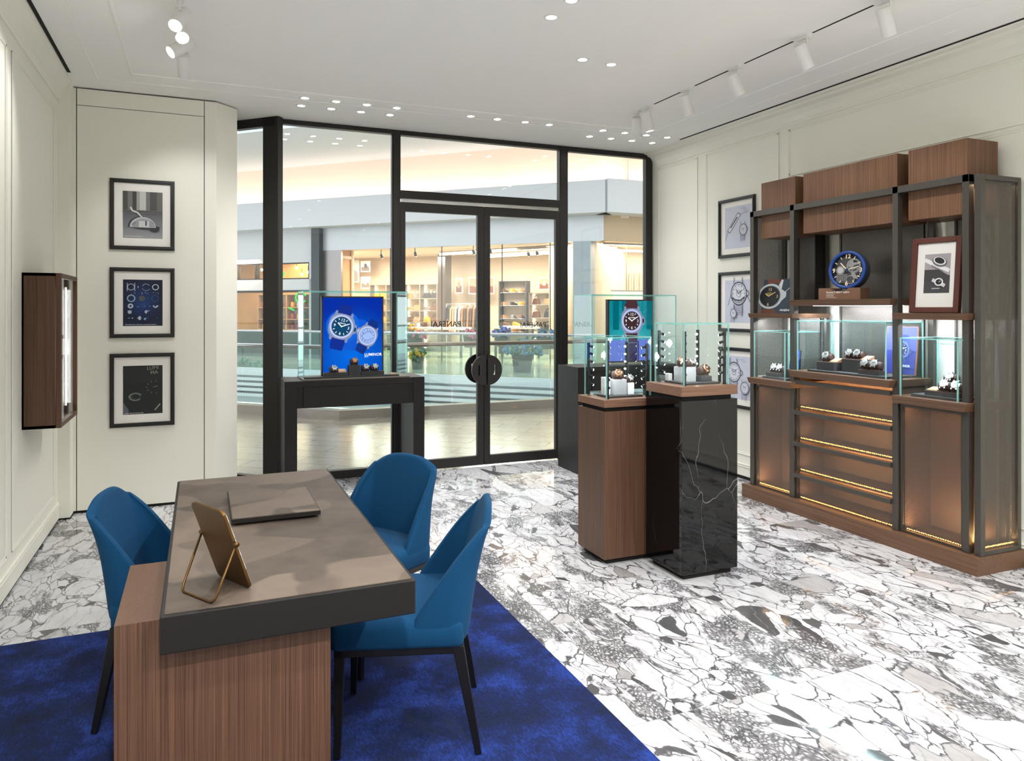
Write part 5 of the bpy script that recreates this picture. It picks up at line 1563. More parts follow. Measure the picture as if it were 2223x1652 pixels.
def sketch(kind):
    def dr(g, w, h):
        x0, y0, x1, y1 = w * .17, h * .15, w * .90, h * .86; W, H_ = x1 - x0, y1 - y0
        X = lambda a: x0 + W * a
        Y_ = lambda a: y0 + H_ * a
        g.rect(x0, y0, x1, y1, (198, 202, 218))
        k = (52, 54, 62); s = (120, 124, 138)
        def wsk(cx, cy, r, full=True, rt=0.0):
            g.disc(X(cx), Y_(cy), r, (214, 217, 228)); g.ring(X(cx), Y_(cy), r, r * .10, k); g.ring(X(cx), Y_(cy), r * .82, r * .05, s); g.ring(X(cx), Y_(cy), r * .30, r * .04, s)
            for q in range(12):
                a = PI * q / 6; g.line([(X(cx) + r * .6 * math.cos(a), Y_(cy) + r * .6 * math.sin(a)), (X(cx) + r * .76 * math.cos(a), Y_(cy) + r * .76 * math.sin(a))], r * .04, k)
            g.line([(X(cx), Y_(cy)), (X(cx) + r * .45, Y_(cy) + r * .3)], r * .06, k); g.line([(X(cx), Y_(cy)), (X(cx) - r * .3, Y_(cy) + r * .4)], r * .06, k)
            for sx in (-.55, .55):
                g.line([(X(cx) + sx * r, Y_(cy) - r * .85), (X(cx) + sx * r * .85, Y_(cy) - r * 1.9)], r * .07, k); g.line([(X(cx) + sx * r, Y_(cy) + r * .85), (X(cx) + sx * r * .9, Y_(cy) + r * 1.35)], r * .07, k)
            for q in range(5): g.line([(X(cx) - .5 * r, Y_(cy) - r * (1.05 + .17 * q)), (X(cx) + .5 * r, Y_(cy) - r * (1.05 + .17 * q))], r * .045, s)
            g.line([(X(cx) + r, Y_(cy) + r * .3), (X(cx) + r * 1.3, Y_(cy) + r * .15), (X(cx) + r * 1.3, Y_(cy) - r * .15), (X(cx) + r, Y_(cy) - r * .3)], r * .07, k)
        if kind == 0:
            g.line([(X(.12), Y_(.42)), (X(.55), Y_(.83))], .05, (206, 210, 222)); g.line([(X(.10), Y_(.44)), (X(.5), Y_(.84)), (X(.6), Y_(.78)), (X(.2), Y_(.38)), (X(.10), Y_(.44))], .006, k)
            g.line([(X(.22), Y_(.5)), (X(.48), Y_(.74))], .012, k); g.line([(X(.02), Y_(.2)), (X(.12), Y_(.42))], .003, k); g.line([(X(.6), Y_(.8)), (X(.92), Y_(.84))], .003, s)
            wsk(.70, .42, W * .15)
        elif kind == 1:
            g.line([(X(.12), Y_(.40)), (X(.24), Y_(.68))], .006, k); g.line([(X(.98), Y_(.44)), (X(.80), Y_(.68))], .006, k)
            wsk(.53, .68, W * .30); g.line([(X(.28), Y_(.60)), (X(.40), Y_(.54)), (X(.62), Y_(.52)), (X(.78), Y_(.6))], .012, k)
            wsk(.36, .22, W * .12)
        else:
            wsk(.35, .62, W * .26); wsk(.78, .28, W * .16)
        for q in range(4): g.line([(X(.6 + .05 * q), Y_(.93 - .02 * q)), (X(.78 + .03 * q), Y_(.94 - .02 * q))], .0015, s)
        g.line([(X(.1), Y_(.93)), (X(.3), Y_(.93))], .0015, s)
    return dr
GR = 'black framed watch sketches on the right wall'
for k, (z0, z1, lab) in enumerate(((2.025, 2.572, 'black framed pencil sketch of two watches, topmost beside the display unit'), (1.336, 1.892, 'black framed watch sketch, middle one beside the display unit'), (.636, 1.19, 'black framed watch sketch, lowest one beside the display unit'))):
    picture(lab, (XR, 5.705, z0), (0, -1, 0), .50, z1 - z0, sketch(k), GR)

# ================================================================== LEFT WALL CABINET
cbt = thing('wall_cabinet', 'walnut wall cabinet with glazed lit front on the left wall', 'cabinet', (-.87, 5.42, .84))
x0, x1, y0, y1, z0, z1 = XL, -.765, 5.10, 5.73, .838, 1.762
b = MB()
b.box(x0, x0 + .01, y0, y1, z0, z1).box(x0, x1 - .03, y0, y0 + .018, z0, z1).box(x0, x1 - .03, y1 - .018, y1, z0, z1).box(x0, x1 - .03, y0, y1, z0, z0 + .018).box(x0, x1 - .03, y0, y1, z1 - .018, z1)
b.build('body', M_wood, cbt)
f = .028
b = MB().box(x1 - .028, x1, y0, y0 + f, z0, z1).box(x1 - .028, x1, y1 - f, y1, z0, z1).box(x1 - .028, x1, y0 + f, y1 - f, z0, z0 + f).box(x1 - .028, x1, y0 + f, y1 - f, z1 - f, z1)
dd = b.build('door', M_wood, cbt, bevel=.0015)
MB().box(x1 - .016, x1 - .012, y0 + f, y1 - f, z0 + f, z1 - f).build('pane', M_vglass, dd)
MB().box(x1 - .060, x1 - .052, y1 - .075, y1 - .065, z0 + .07, z1 - .07).build('led_bar', emit('pinkish_white_led', (255, 226, 222), 4.5), cbt)
MB().box(x0 + .01, x0 + .014, y0 + .02, y1 - .02, z0 + .02, z1 - .02).build('back_lining', plain('blush_lining', (214, 196, 190), .7), cbt)
light('cabinet_glow', 'AREA', (x1 - .045, y1 - .06, 1.3), 1.2, (1, .9, .88), cbt, .05, aim=(-.3, -1, 0), sy=.75)

# ================================================================== THE MALL OUTSIDE
MALL = Matrix.Rotation(R(-45), 4, 'Z')
def XF_(mb):
    mb.v = [MALL @ p for p in mb.v]; return mb
def mthing(name, lab, cat, u, c, z, rz=0.0, group=None):
    return thing(name, lab, cat, mat=MALL @ Matrix.Translation((u, c, z)) @ Matrix.Rotation(rz, 4, 'Z'), group=group)
M_tile = mall_tile()
M_mallwhite = plain('mall_white_paint', (206, 210, 214), .6)
M_mallblue = plain('mall_blue_grey_panel', (206, 216, 224), .45, var=.03, vscale=1)
M_bulk = plain('mall_grey_bulkhead', (206, 210, 216), .55, var=.02, vscale=1)
M_cream = plain('mall_cream_plaster', (232, 214, 198), .7)
M_lint = plain('brushed_shop_panel', (196, 202, 208), .35, .35, var=.05, vscale=1.5)
M_shopwall = plain('shop_warm_wall', (206, 190, 170), .7, var=.05, vscale=4)
M_shopceil = plain('shop_ceiling_warm', (214, 196, 174), .7)
M_curb = plain('curb_stone', (150, 142, 132), .35, var=.04)
M_rail = brushed('rail_steel', (196, 200, 204), .22)
M_railb = brushed('rail_bronze', (156, 144, 132), .28)
M_greenglass = thin_glass('balustrade_glass', (240, 250, 248), extra=.0)
M_farfloor = plain('pale_glossy_floor', (196, 196, 176), .08, var=.05, vscale=1.5)
M_shelfglow = emit('shelf_led_warm', (255, 226, 190), 9.0)
M_shopdark = plain('shop_dark_frame', (64, 66, 68), .5)

st('mall_floor', MB().prism([(-9, 6.87), (16, 6.87), (16, 10.55), (1.79, 10.55), (-9, 21.4)], -.12, -.002), M_tile)
# unseen roof over near walkway, added to block sky light; mall wall above shop
st('walkway_sky_blocker', MB().box(-9, 16, 6.9, 9.5, 4.25, 4.4), M_mallwhite)
st('wall_above_shop', MB().box(-9, 16, 6.9, 7.0, 3.30, 4.25), M_mallwhite)
# kerbs
st('trim_14', MB().prism([(1.79, 10.45), (16, 10.45), (16, 10.64), (1.87, 10.64)], -.10, .12), M_curb)
st('trim_15', MB().prism([(1.79, 10.45), (1.87, 10.64), (-9, 21.5), (-9, 21.25)], -.10, .12), M_curb)
def balustrade(lab, P0_, P1_, h, n_, mat_r, z0=.10, r_=.032, loc=None):
    P0_ = Vector(P0_); P1_ = Vector(P1_); d = P1_ - P0_
    t_ = thing('glass_balustrade', lab, 'railing', (P0_ + P1_) / 2)
    for k in range(n_):
        a = P0_ + d * ((k + .006) / n_); b_ = P0_ + d * ((k + .994) / n_)
        zc = Vector((0, 0, (z0 + h - .03) / 2))
        MB().bar(a + zc, b_ + zc, .012, h - .03 - z0).build('glass_panel', M_greenglass, t_)
    MB().tube([P0_ + Vector((0, 0, h)), P1_ + Vector((0, 0, h))], r_, 12).build('handrail', mat_r, t_)
    return t_
balustrade('near glass balustrade with bronze handrail, parallel to the shop front', (1.83, 10.54, 0), (15, 10.54, 0), 1.02, 8, M_railb)
balustrade('near glass balustrade with steel handrail, running off to the left', (1.81, 10.54, 0), (-8, 20.35, 0), 1.0, 8, M_rail)
fl0 = MALL @ Vector((-26, 15.38, 0)); fl1 = MALL @ Vector((4, 15.38, 0))
balustrade('far glass balustrade with steel handrail, beyond the mall void', fl0, fl1, .97, 16, M_rail, z0=.0)
st('mall_floor_far', XF_(MB().box(-30, 12, 15.3, 26, -.12, 0)), M_farfloor)
fb2 = XF_(MB().box(-30, 12, 15.24, 15.34, -.10, .012).box(-30, 12, 15.30, 15.5, -.9, -.12))
for k in range(4): fb2 = fb2
st('trim_16', fb2, M_mallwhite)
b = MB()
for k in range(5): b.box(-30, 12, 15.14 - .05 * k, 15.32, -.17 - .13 * k, -.10 - .13 * k)
st('trim_17', XF_(b), M_mallwhite)
st('mall_floor_lower', XF_(MB().box(-30, 12, 8.6, 15.6, -1.6, -1.5)), plain('lower_level_pale', (170, 180, 182), .5))
# bulkhead, cove, soffit
st('wall_bulkhead', XF_(MB().box(-30, -4.95, 18.6, 19.3, 4.06, 4.90)), M_bulk)
st('wall_bulkhead_right', MB().box(9.72, 24, 16.62, 17.3, 4.06, 4.93), M_bulk)
st('wall_cove', XF_(MB().box(-30, -4.6, 19.6, 19.75, 4.0, 6.3)), M_cream)
st('wall_cove_right', MB().box(10.4, 24, 17.6, 17.75, 4.0, 6.3), M_cream)
st('ceiling_soffit', XF_(MB().box(-30, -3.0, 15.3, 20.0, 6.16, 6.3)), M_mallblue)
st('ceiling_soffit_right', MB().box(8.6, 24, 14.0, 18, 6.18, 6.32), M_cream)
st('wall_lintel', XF_(MB().box(-14.19, -5.15, 19.2, 19.4, 3.37, 4.06)), M_lint)
st('wall_lintel_right', MB().box(9.92, 24, 17.24, 17.4, 3.37, 4.06), plain('tan_shop_panel', (186, 162, 132), .5))
for a_, b2, nm in (((-28, 19.1), (-5.2, 19.1), 0), None and 0 or ((0, 0), (0, 0), 1)):
    if nm == 0:
        for k in range(6):
            uu = -26 + 3.9 * k
            light('cove_glow', 'AREA', MALL @ Vector((uu, 19.25, 5.0)), 20, (1, .80, .64), None, 3.8, aim=MALL.to_3x3() @ Vector((0, .45, 1)), sy=.12)
light('cove_glow', 'AREA', (15, 17.3, 5.03), 60, (1, .80, .64), None, 10, aim=(0, .45, 1), sy=.12)
# facade left of the dark post: white front with transom strip, shop window below
st('wall_shopfront_left', XF_(MB().box(-30, -14.49, 19.2, 19.35, 3.02, 4.06).box(-30, -14.49, 19.2, 19.35, 2.13, 2.49).box(-14.72, -14.49, 19.2, 19.35, 0, 3.02)), M_mallwhite)
b = MB()
for u0, u1 in ((-17.6, -16.85), (-16.80, -16.2), (-15.95, -14.72)):
    b.box(u0, u0 + .05, 19.22, 19.30, 2.49, 3.02).box(u1 - .05, u1, 19.22, 19.30, 2.49, 3.02)
b.box(-30, -14.72, 19.22, 19.30, 2.47, 2.53).box(-30, -14.72, 19.22, 19.30, 2.98, 3.04).box(-30, -14.72, 19.18, 19.30, 2.07, 2.14)
b.box(-19.0, -14.72, 19.22, 19.3, 0, .82)
st('trim_18', XF_(b), M_shopdark)
st('wall_post', XF_(MB().box(-14.49, -14.19, 19.0, 19.4, 0, 4.06)), plain('slate_post', (72, 80, 86), .5))
st('wall_metal_panel', XF_(MB().box(-14.19, -13.52, 19.2, 19.3, 0, 3.37)), brushed('shop_metal_panel', (164, 160, 160), .35))
st('wall_column', XF_(MB().box(-5.99, -5.50, 19.15, 19.6, 0, 3.37)), plain('mottled_stone_column', (158, 172, 180), .5, var=.12, vscale=5))
# left shop interior
st('wall_left_shop', XF_(MB().box(-19.5, -14.3, 20.9, 21.0, 0, 3.6).box(-14.45, -14.35, 19.3, 21.0, 0, 3.6)), plain('amber_shop_wall', (190, 140, 84), .7, var=.25, vscale=3))
st('ceiling_left_shop', XF_(MB().box(-19.5, -14.3, 19.35, 21.0, 3.2, 3.3)), M_shopceil)
light('shop_glow', 'AREA', MALL @ Vector((-16.6, 20.0, 3.15)), 130, (1, .74, .46), None, 3.5, sy=1.0)
st('window_5', XF_(MB().box(-19, -14.72, 19.24, 19.25, .82, 2.98)), M_glass)
for k, (u0, u1) in enumerate(((-13.52, -11.79), (-11.77, -10.05), (-10.03, -8.13), (-8.11, -6.69), (-6.67, -5.99))):
    st('window_%d' % (6 + k), XF_(MB().box(u0, u1, 19.26, 19.27, 0.02, 3.37)), M_glass)
    st('trim_%d' % (19 + k), XF_(MB().box(u1, u1 + .02, 19.25, 19.28, 0, 3.37)), M_shopdark)
# main shop interior
st('wall_shop_back', XF_(MB().box(-18, -6.2, 24.6, 24.7, 0, 3.6)), M_shopwall)
st('wall_shop_side', XF_(MB().box(-18.1, -18, 21, 24.7, 0, 3.6).box(-18, -14.3, 20.99, 21.05, 0, 3.6)), M_shopwall)
st('wall_shop_side_right', XF_(MB().box(-5.6, -5.5, 19.6, 24.6, 0, 3.6)), M_shopwall)
st('ceiling_shop', XF_(MB().box(-18, -5.5, 19.4, 24.7, 3.5, 3.6)), M_shopceil)
for uu in (-15.5, -12.5, -9.5, -7.0): light('shop_glow', 'AREA', MALL @ Vector((uu, 22, 3.42)), 260, (1, .91, .80), None, 2.2, sy=2.8)
# right wing interior
st('wall_right_wing', MB().box(9.9, 24, 20.4, 20.5, 0, 3.6), M_shopwall)
st('ceiling_right_wing', MB().box(9.9, 24, 17.4, 20.5, 3.45, 3.55), M_shopceil)
light('shop_glow', 'AREA', (12, 18.9, 3.38), 260, (1, .84, .64), None, 4, sy=2)
st('window_12', MB().box(10.0, 20, 17.30, 17.31, .02, 3.37), M_glass)

rs = random.Random(11)
BAGC = [plain('bag_tan', (176, 128, 84), .6), plain('bag_black', (38, 34, 34), .5), plain('bag_mustard', (214, 148, 40), .6), plain('bag_grey', (120, 112, 104), .6), plain('bag_brown', (98, 62, 40), .6)]
BAGN = ['tan', 'black', 'mustard', 'grey', 'brown']
def bag_proto(i):
    r = thing('handbag', '', 'handbag')
    MB().add([(-.15, -.06, 0), (.15, -.06, 0), (.15, .06, 0), (-.15, .06, 0), (-.12, -.03, .2), (.12, -.03, .2), (.12, .03, .2), (-.12, .03, .2)],
             [(0, 3, 2, 1), (4, 5, 6, 7), (0, 1, 5, 4), (1, 2, 6, 5), (2, 3, 7, 6), (3, 0, 4, 7)]).build('body', BAGC[i], r, local=True, bevel=.015)
    MB().tube([(.09 * math.cos(a), 0, .19 + .11 * math.sin(a)) for a in [PI * k / 8 for k in range(9)]], .010, 6).build('handle', BAGC[i], r, local=True)
    KIDS[r.name] = kids(r)
    return r
def shoe_proto(i):
    r = thing('shoe', '', 'shoe')
    prof = [(-.14, .0), (.13, .0), (.145, .03), (.12, .055), (.03, .075), (-.04, .115), (-.13, .12), (-.145, .05)]
    MB().extr([(u, v + .015) for u, v in prof], lambda u, v, w: Vector((u, w - .05, v)), .10).build('upper', BAGC[i], r, local=True, bevel=.015)
    MB().extr([(-.145, 0), (.15, 0), (.15, .018), (-.145, .018)], lambda u, v, w: Vector((u, w - .052, v)), .104).build('sole', M_dialw, r, local=True)
    KIDS[r.name] = kids(r)
    return r
BP = {}; SP = {}
ordn = ['first', 'second', 'third', 'fourth', 'fifth', 'sixth']
def goods(kind, i, u, c, z, rz, lab, group, sc=1.0):
    D = BP if kind == 'bag' else SP
    M_ = MALL @ Matrix.Translation((u, c, z)) @ Matrix.Rotation(rz, 4, 'Z') @ Matrix.Scale(sc, 4)
    if i not in D:
        o = (bag_proto if kind == 'bag' else shoe_proto)(i); D[i] = o; o.matrix_basis = M_; MW[o.name] = M_.copy()
    else: o = dup(D[i], mat=M_)
    o['label'] = lab; o['group'] = group
def shelving(lab, u0, u1, c0, c1, zs, bays, fm, glow, name='shelving_unit'):
    r = mthing(name, lab, 'shelves', (u0 + u1) / 2, (c0 + c1) / 2, 0)
    h = zs[-1]
    for k in range(bays + 1):
        u = u0 + (u1 - u0) * k / bays
        XF_(MB().box(u - .02, u + .02, c0, c1, 0, h)).build('upright', fm, r)
        if glow and k < bays + 1:
            XF_(MB().box(u + .022, u + .045, c1 - .06, c1 - .04, .1, h - .05)).build('led_strip', M_shelfglow, r)
    for z in zs: XF_(MB().box(u0, u1, c0, c1, z - .03, z)).build('shelf', fm, r)
    XF_(MB().box(u0, u1, c1 - .01, c1, 0, h)).build('back', plain('shop_shelf_back', (236, 222, 204), .7), r)
    return r
M_sm = plain('shop_shelf_metal', (150, 140, 128), .4, .4)
zs = [.18, .62, 1.05, 1.48, 1.93, 2.46]
shelving('tall lit shelving with bags and shoes in the shop across the mall', -15.4, -12.55, 23.7, 24.1, zs, 4, M_sm, True)
for k in range(5):
    for q in range(4):
        for s_ in range(2):
            u = -15.4 + 2.85 * (q + .3 + .42 * s_) / 4
            i = rs.randrange(5); kd = 'bag' if k in (2, 4) or (k == 3 and s_) else 'shoe'
            side = 'left' if s_ == 0 else 'right'
            goods(kd, i, u, 23.88, zs[k], rs.uniform(-.5, .5) + (0 if kd == 'bag' else (PI if s_ else 0)), '%s %s %s in bay %s, shelf %s up, lit shelving across the mall' % (BAGN[i], 'handbag' if kd == 'bag' else 'shoe', side, ordn[q], ordn[k]), 'goods on the lit shelving across the mall', 1.0)
shelving('dark shelving bay in the middle of the shop across the mall', -9.98, -9.0, 23.4, 23.8, [.3, .75, 1.2, 1.65, 2.1, 2.5], 1, M_shopdark, False)
shelving('pale shelving bay at the right of the shop across the mall', -8.95, -7.2, 23.6, 24.0, [.3, .8, 1.25, 1.7, 2.1], 2, M_sm, True)
for k, z in enumerate([.3, .75, 1.2, 1.65, 2.1]):
    for s_ in range(3):
        i = rs.randrange(5); goods('shoe', i, -9.82 + .33 * s_, 23.55, z, 1.2 + rs.uniform(-.3, .3), '%s shoe, %s from left, shelf %s up, dark shelving across the mall' % (BAGN[i], ordn[s_], ordn[k]), 'shoes on the dark shelving across the mall')
for k, z in enumerate([.3, .8, 1.25, 1.7]):
    for s_ in range(4):
        i = rs.randrange(5); goods('bag', i, -8.75 + .42 * s_, 23.78, z, rs.uniform(-.4, .4), '%s handbag, %s from left, shelf %s up, pale shelving across the mall' % (BAGN[i], ordn[s_], ordn[k]), 'handbags on the pale shelving across the mall')
# pillar, pictures
st('wall_mirror_pillar', XF_(MB().box(-12.46, -12.17, 23.6, 24.1, 0, 3.5)), brushed('pillar_mirror_steel', (150, 148, 148), .2))
def mpic(lab, u0, u1, z0, z1, c, cols, group):
    r = mthing('wall_poster', lab, 'poster', (u0 + u1) / 2, c, z0, group=group)
    XF_(MB().box(u0, u1, c, c + .04, z0, z1)).build('panel', plain('poster_edge', (196, 190, 180), .5), r)
    g = G2(); W, H_ = u1 - u0, z1 - z0
    g.rect(.04, .04, W - .04, H_ - .04, cols[0])
    g.poly([(.04, .04), (W - .04, .04), (W - .04, H_ * .42), (W * .6, H_ * .62), (W * .35, H_ * .40), (.04, H_ * .5)], cols[1])
    g.disc(W * .52, H_ * .55, W * .16, cols[2], H_ * .22)
    g.build('print', r, lambda u, v, w: MALL @ Vector((u0 + u, c - .002 - w * 6, z0 + v)))
PG = 'pictures on the shop wall across the mall'
mpic('tall grey landscape picture, leftmost on the shop wall across the mall', -16.71, -16.08, 2.56, 3.42, 24.0, ((176, 170, 166), (120, 112, 108), (206, 200, 194)), PG)
mpic('small square picture, upper one beside the tall grey landscape', -16.0, -15.57, 2.95, 3.37, 24.0, ((190, 182, 172), (96, 86, 80), (60, 54, 50)), PG)
mpic('small square picture, lower one beside the tall grey landscape', -16.0, -15.57, 2.32, 2.77, 24.0, ((160, 150, 142), (110, 100, 92), (210, 200, 190)), PG)
mpic('brown skyline picture right of the steel pillar across the mall', -11.97, -11.66, 2.10, 2.66, 24.0, ((176, 150, 130), (104, 76, 62), (150, 120, 100)), PG)
mpic('large brown portrait picture in the middle of the shop across the mall', -11.43, -10.42, 2.07, 2.68, 24.0, ((170, 128, 104), (110, 70, 54), (216, 180, 156)), PG)
mpic('orange picture above the pale shelving across the mall', -8.75, -8.35, 2.2, 2.62, 24.0, ((196, 140, 100), (120, 70, 50), (226, 190, 160)), PG)
# clothes rails
M_cloth = [plain('coat_black', (30, 28, 30), .8), plain('coat_camel', (168, 128, 92), .8), plain('coat_cream', (214, 204, 190), .8), plain('coat_brown', (104, 74, 54), .8)]
CN = ['black', 'camel', 'cream', 'brown']
def coat_proto(i):
    r = thing('hanging_coat', '', 'coat')
    MB().add([(-.03, -.24, 0), (.03, -.24, 0), (.03, .24, 0), (-.03, .24, 0), (-.03, -.20, -.08), (.03, -.20, -.08)] and
             [(-.035, -.27, -.95), (.035, -.27, -.95), (.035, .27, -.95), (-.035, .27, -.95), (-.03, -.2, -.14), (.03, -.2, -.14), (.03, .2, -.14), (-.03, .2, -.14), (-.02, -.05, -.06), (.02, -.05, -.06), (.02, .05, -.06), (-.02, .05, -.06)],
             [(0, 3, 2, 1), (0, 1, 5, 4), (1, 2, 6, 5), (2, 3, 7, 6), (3, 0, 4, 7), (4, 5, 9, 8), (5, 6, 10, 9), (6, 7, 11, 10), (7, 4, 8, 11), (8, 9, 10, 11)]).build('garment', M_cloth[i], r, local=True, bevel=.01)
    MB().tube([(0, 0, -.06), (0, 0, -.01), (0, .015, .01), (0, .0, .02), (0, -.015, .01)], .004, 6).build('hanger_hook', M_steel, r, local=True)
    KIDS[r.name] = kids(r); return r
CP = {}
def coat(i, u, c, z, lab, rz=0.0):
    M_ = MALL @ Matrix.Translation((u, c, z)) @ Matrix.Rotation(rz, 4, 'Z')
    if i not in CP: o = coat_proto(i); CP[i] = o; o.matrix_basis = M_; MW[o.name] = M_.copy()
    else: o = dup(CP[i], mat=M_)
    o['label'] = lab; o['group'] = 'coats hanging in the shop across the mall'
def rail(lab, u0, u1, c, z):
    r = mthing('clothes_rail', lab, 'clothes rail', (u0 + u1) / 2, c, 0)
    XF_(MB().tube([(u0, c, 0), (u0, c, z), (u1, c, z), (u1, c, 0)], .012, 8)).build('frame', M_steel, r)
rail('clothes rail with coats left of the doors line, shop across the mall', -11.9, -11.0, 23.2, 1.72)
for k in range(9): coat([0, 0, 1, 1, 2, 0, 0, 2, 1][k], -11.84 + .095 * k, 23.2, 1.70, '%s coat, %s hanger on the left clothes rail across the mall' % (CN[[0, 0, 1, 1, 2, 0, 0, 2, 1][k]], (ordn + ['seventh', 'eighth', 'ninth'])[k]))
rail('clothes rail with coats in the middle of the shop across the mall', -10.75, -9.95, 21.9, 1.72)
for k in range(7): coat([2, 1, 3, 1, 3, 1, 0][k], -10.68 + .105 * k, 21.9, 1.70, '%s coat, %s hanger on the middle clothes rail across the mall' % (CN[[2, 1, 3, 1, 3, 1, 0][k]], (ordn + ['seventh'])[k]))
# display tables
def table(lab, u0, u1, c0, c1, z, m, cat='table'):
    r = mthing('display_table', lab, cat, (u0 + u1) / 2, (c0 + c1) / 2, 0)
    XF_(MB().box(u0, u1, c0, c1, z - .08, z)).build('top', m, r, bevel=.01)
    for a, b_ in ((u0, c0), (u1 - .06, c0), (u0, c1 - .06), (u1 - .06, c1 - .06)):
        XF_(MB().box(a, a + .06, b_, b_ + .06, 0, z - .08)).build('leg', M_shopdark, r)
    return r
table('long pale display table in the shop across the mall', -12.4, -10.2, 20.9, 21.7, .95, M_whitemetal)
table('short pale counter near the right end of the shop across the mall', -9.2, -7.9, 21.2, 21.8, 1.0, M_whitemetal)
for k in range(5):
    i = rs.randrange(5); goods('bag', i, -12.15 + .42 * k, 21.3, .95, rs.uniform(-.4, .4), '%s handbag, %s from left on the long table across the mall' % (BAGN[i], ordn[k]), 'handbags on the table across the mall', .8)
for k in range(3):
    i = rs.randrange(5); goods('shoe', i, -8.95 + .38 * k, 21.5, 1.0, rs.uniform(-.5, .5), '%s shoe, %s from left on the short counter across the mall' % (BAGN[i], ordn[k]), 'shoes on the counter across the mall')
# ceiling light lines and track heads in the shop
for (a, b_), lab in (((( -11.54, 22, 3.34), (-6.5, 20.6, 3.34)), 'thin linear ceiling light, upper of two in the shop across the mall'), (((-10.6, 23.2, 3.30), (-6.5, 21.9, 3.30)), 'thin linear ceiling light, lower of two in the shop across the mall')):
    r = mthing('linear_light', lab, 'ceiling light', a[0], a[1], a[2])
    XF_(MB().bar((a[0], a[1], a[2] + .06), (b_[0], b_[1], b_[2] + .06), .07, .10)).build('housing', M_sm, r)
    XF_(MB().bar(a, b_, .05, .015)).build('tube', M_shelfglow, r)
tp = None
for k, (px_u, cc, zz) in enumerate([(-13.2, 21, 3.45), (-12.6, 21, 3.45), (-11.7, 20.6, 3.45), (-9.6, 20.5, 3.45), (-9.0, 20.4, 3.45), (-8.3, 21.8, 3.45), (-7.9, 21.5, 3.45)]):
    M_ = MALL @ Matrix.Translation((px_u, cc, zz))
    if tp is None:
        tp = thing('track_spotlight', '', 'spotlight', mat=M_)
        MB().box(-.01, .01, -.01, .01, -.12, .05).build('stem', M_blackmetal, tp, local=True)
        MB().lathe([(.03, 0), (.045, -.02), (.045, -.14)], Matrix.Translation((0, 0, -.10)) @ Matrix.Rotation(.5, 4, 'X'), 12).build('lamp_head', M_blackmetal, tp, local=True)
        MB().lathe([(.001, -.145), (.036, -.145)], Matrix.Translation((0, 0, -.10)) @ Matrix.Rotation(.5, 4, 'X'), 12, cap=False).build('lens', M_lamp, tp, local=True)
        KIDS[tp.name] = kids(tp); o = tp
    else: o = dup(tp, mat=M_)
    o['label'] = 'small ceiling spotlight, %s from left in the shop across the mall' % (ordn + ['seventh'])[k]; o['group'] = 'spotlights in the shop across the mall'
# flowers and planters
def plant(lab, u, c, z, col, leafc, pot, R_=.3, n=60, h=.5, name='flower_pot', cat='plant', group=None, potr=.22, poth=.4):
    r = mthing(name, lab, cat, u, c, z, group=group)
    XFm = lambda mb: XF_(mb)
    if pot: XFm(MB().lathe([(potr * .8, 0), (potr, poth)], Matrix.Translation((u, c, z)), 16)).build('pot', pot, r)
    b = MB()
    for k in range(n):
        a = rs.uniform(0, 2 * PI); q = math.sqrt(rs.random()) * R_; zz = z + poth + rs.uniform(0, h) * (1 - (q / R_) ** 2 * .6)
        p = Vector((u + q * math.cos(a), c + q * math.sin(a), zz))
        b.blob(p, .05, .05, .045, 6, 4, 1 if rs.random() < .35 else 0, .25)
    XFm(b).build('foliage', [col, leafc], r)
GREEN = plain('leaf_green', (84, 120, 84), .7); BLUEF = plain('hydrangea_blue', (104, 136, 172), .8); PINK = plain('blossom_pink', (200, 120, 150), .8); YEL = plain('tulip_yellow', (226, 168, 60), .8); LILAC = plain('blossom_lilac', (120, 130, 190), .8)
POT = plain('wicker_pot', (96, 90, 80), .8)
plant('large pot of blue hydrangeas beyond the far balustrade', -6.55, 16.8, 0, BLUEF, GREEN, POT, .48, 90, .42, potr=.26, poth=.42)
plant('pot of yellow tulips by the far balustrade, left of the doors', -9.35, 16.6, 0, YEL, GREEN, POT, .22, 34, .25, potr=.16, poth=.30)
plant('pink flowers on the far side, beside the tulips', -10.3, 18.2, .42, PINK, GREEN, POT, .3, 40, .25, potr=.2, poth=.3)
plant('yellow and green flowers before the shelving across the mall', -11.6, 20.2, .45, YEL, GREEN, POT, .3, 40, .3, potr=.2, poth=.3)
plant('pink blossoms just left of the door meeting, across the mall', -9.0, 19.0, .45, PINK, GREEN, POT, .28, 40, .25, potr=.2, poth=.3)
plant('lilac flowers behind the right door leaf, across the mall', -7.9, 18.8, .5, LILAC, GREEN, POT, .28, 40, .28, potr=.2, poth=.3)
plant('wide bed of blue flowers behind the right door leaf, across the mall', -6.4, 18.3, .5, BLUEF, GREEN, POT, .45, 60, .22, potr=.3, poth=.3)
pb = None
for k, (u, c, z) in enumerate([(-13.6 - .72 * q, 15.95, -.18) for q in range(5)] + [(-8.9 - .72 * q, 9.25, -.35) for q in range(6)]):
    first5 = k < 5
    lab = ('clipped green shrub, %s from right along the far balustrade' % ordn[k]) if first5 else ('grey green lavender clump, %s from right behind the near kerb' % ordn[k - 5])
    plant(lab, u, c, z, plain('shrub_green', (110, 150, 134), .8) if first5 else plain('lavender_grey', (126, 124, 132), .8), GREEN if first5 else plain('lavender_green', (96, 116, 100), .8), None, .34, 46, .3, 'shrub', 'shrub', 'shrubs along the far balustrade' if first5 else 'lavender along the near kerb', poth=.12)
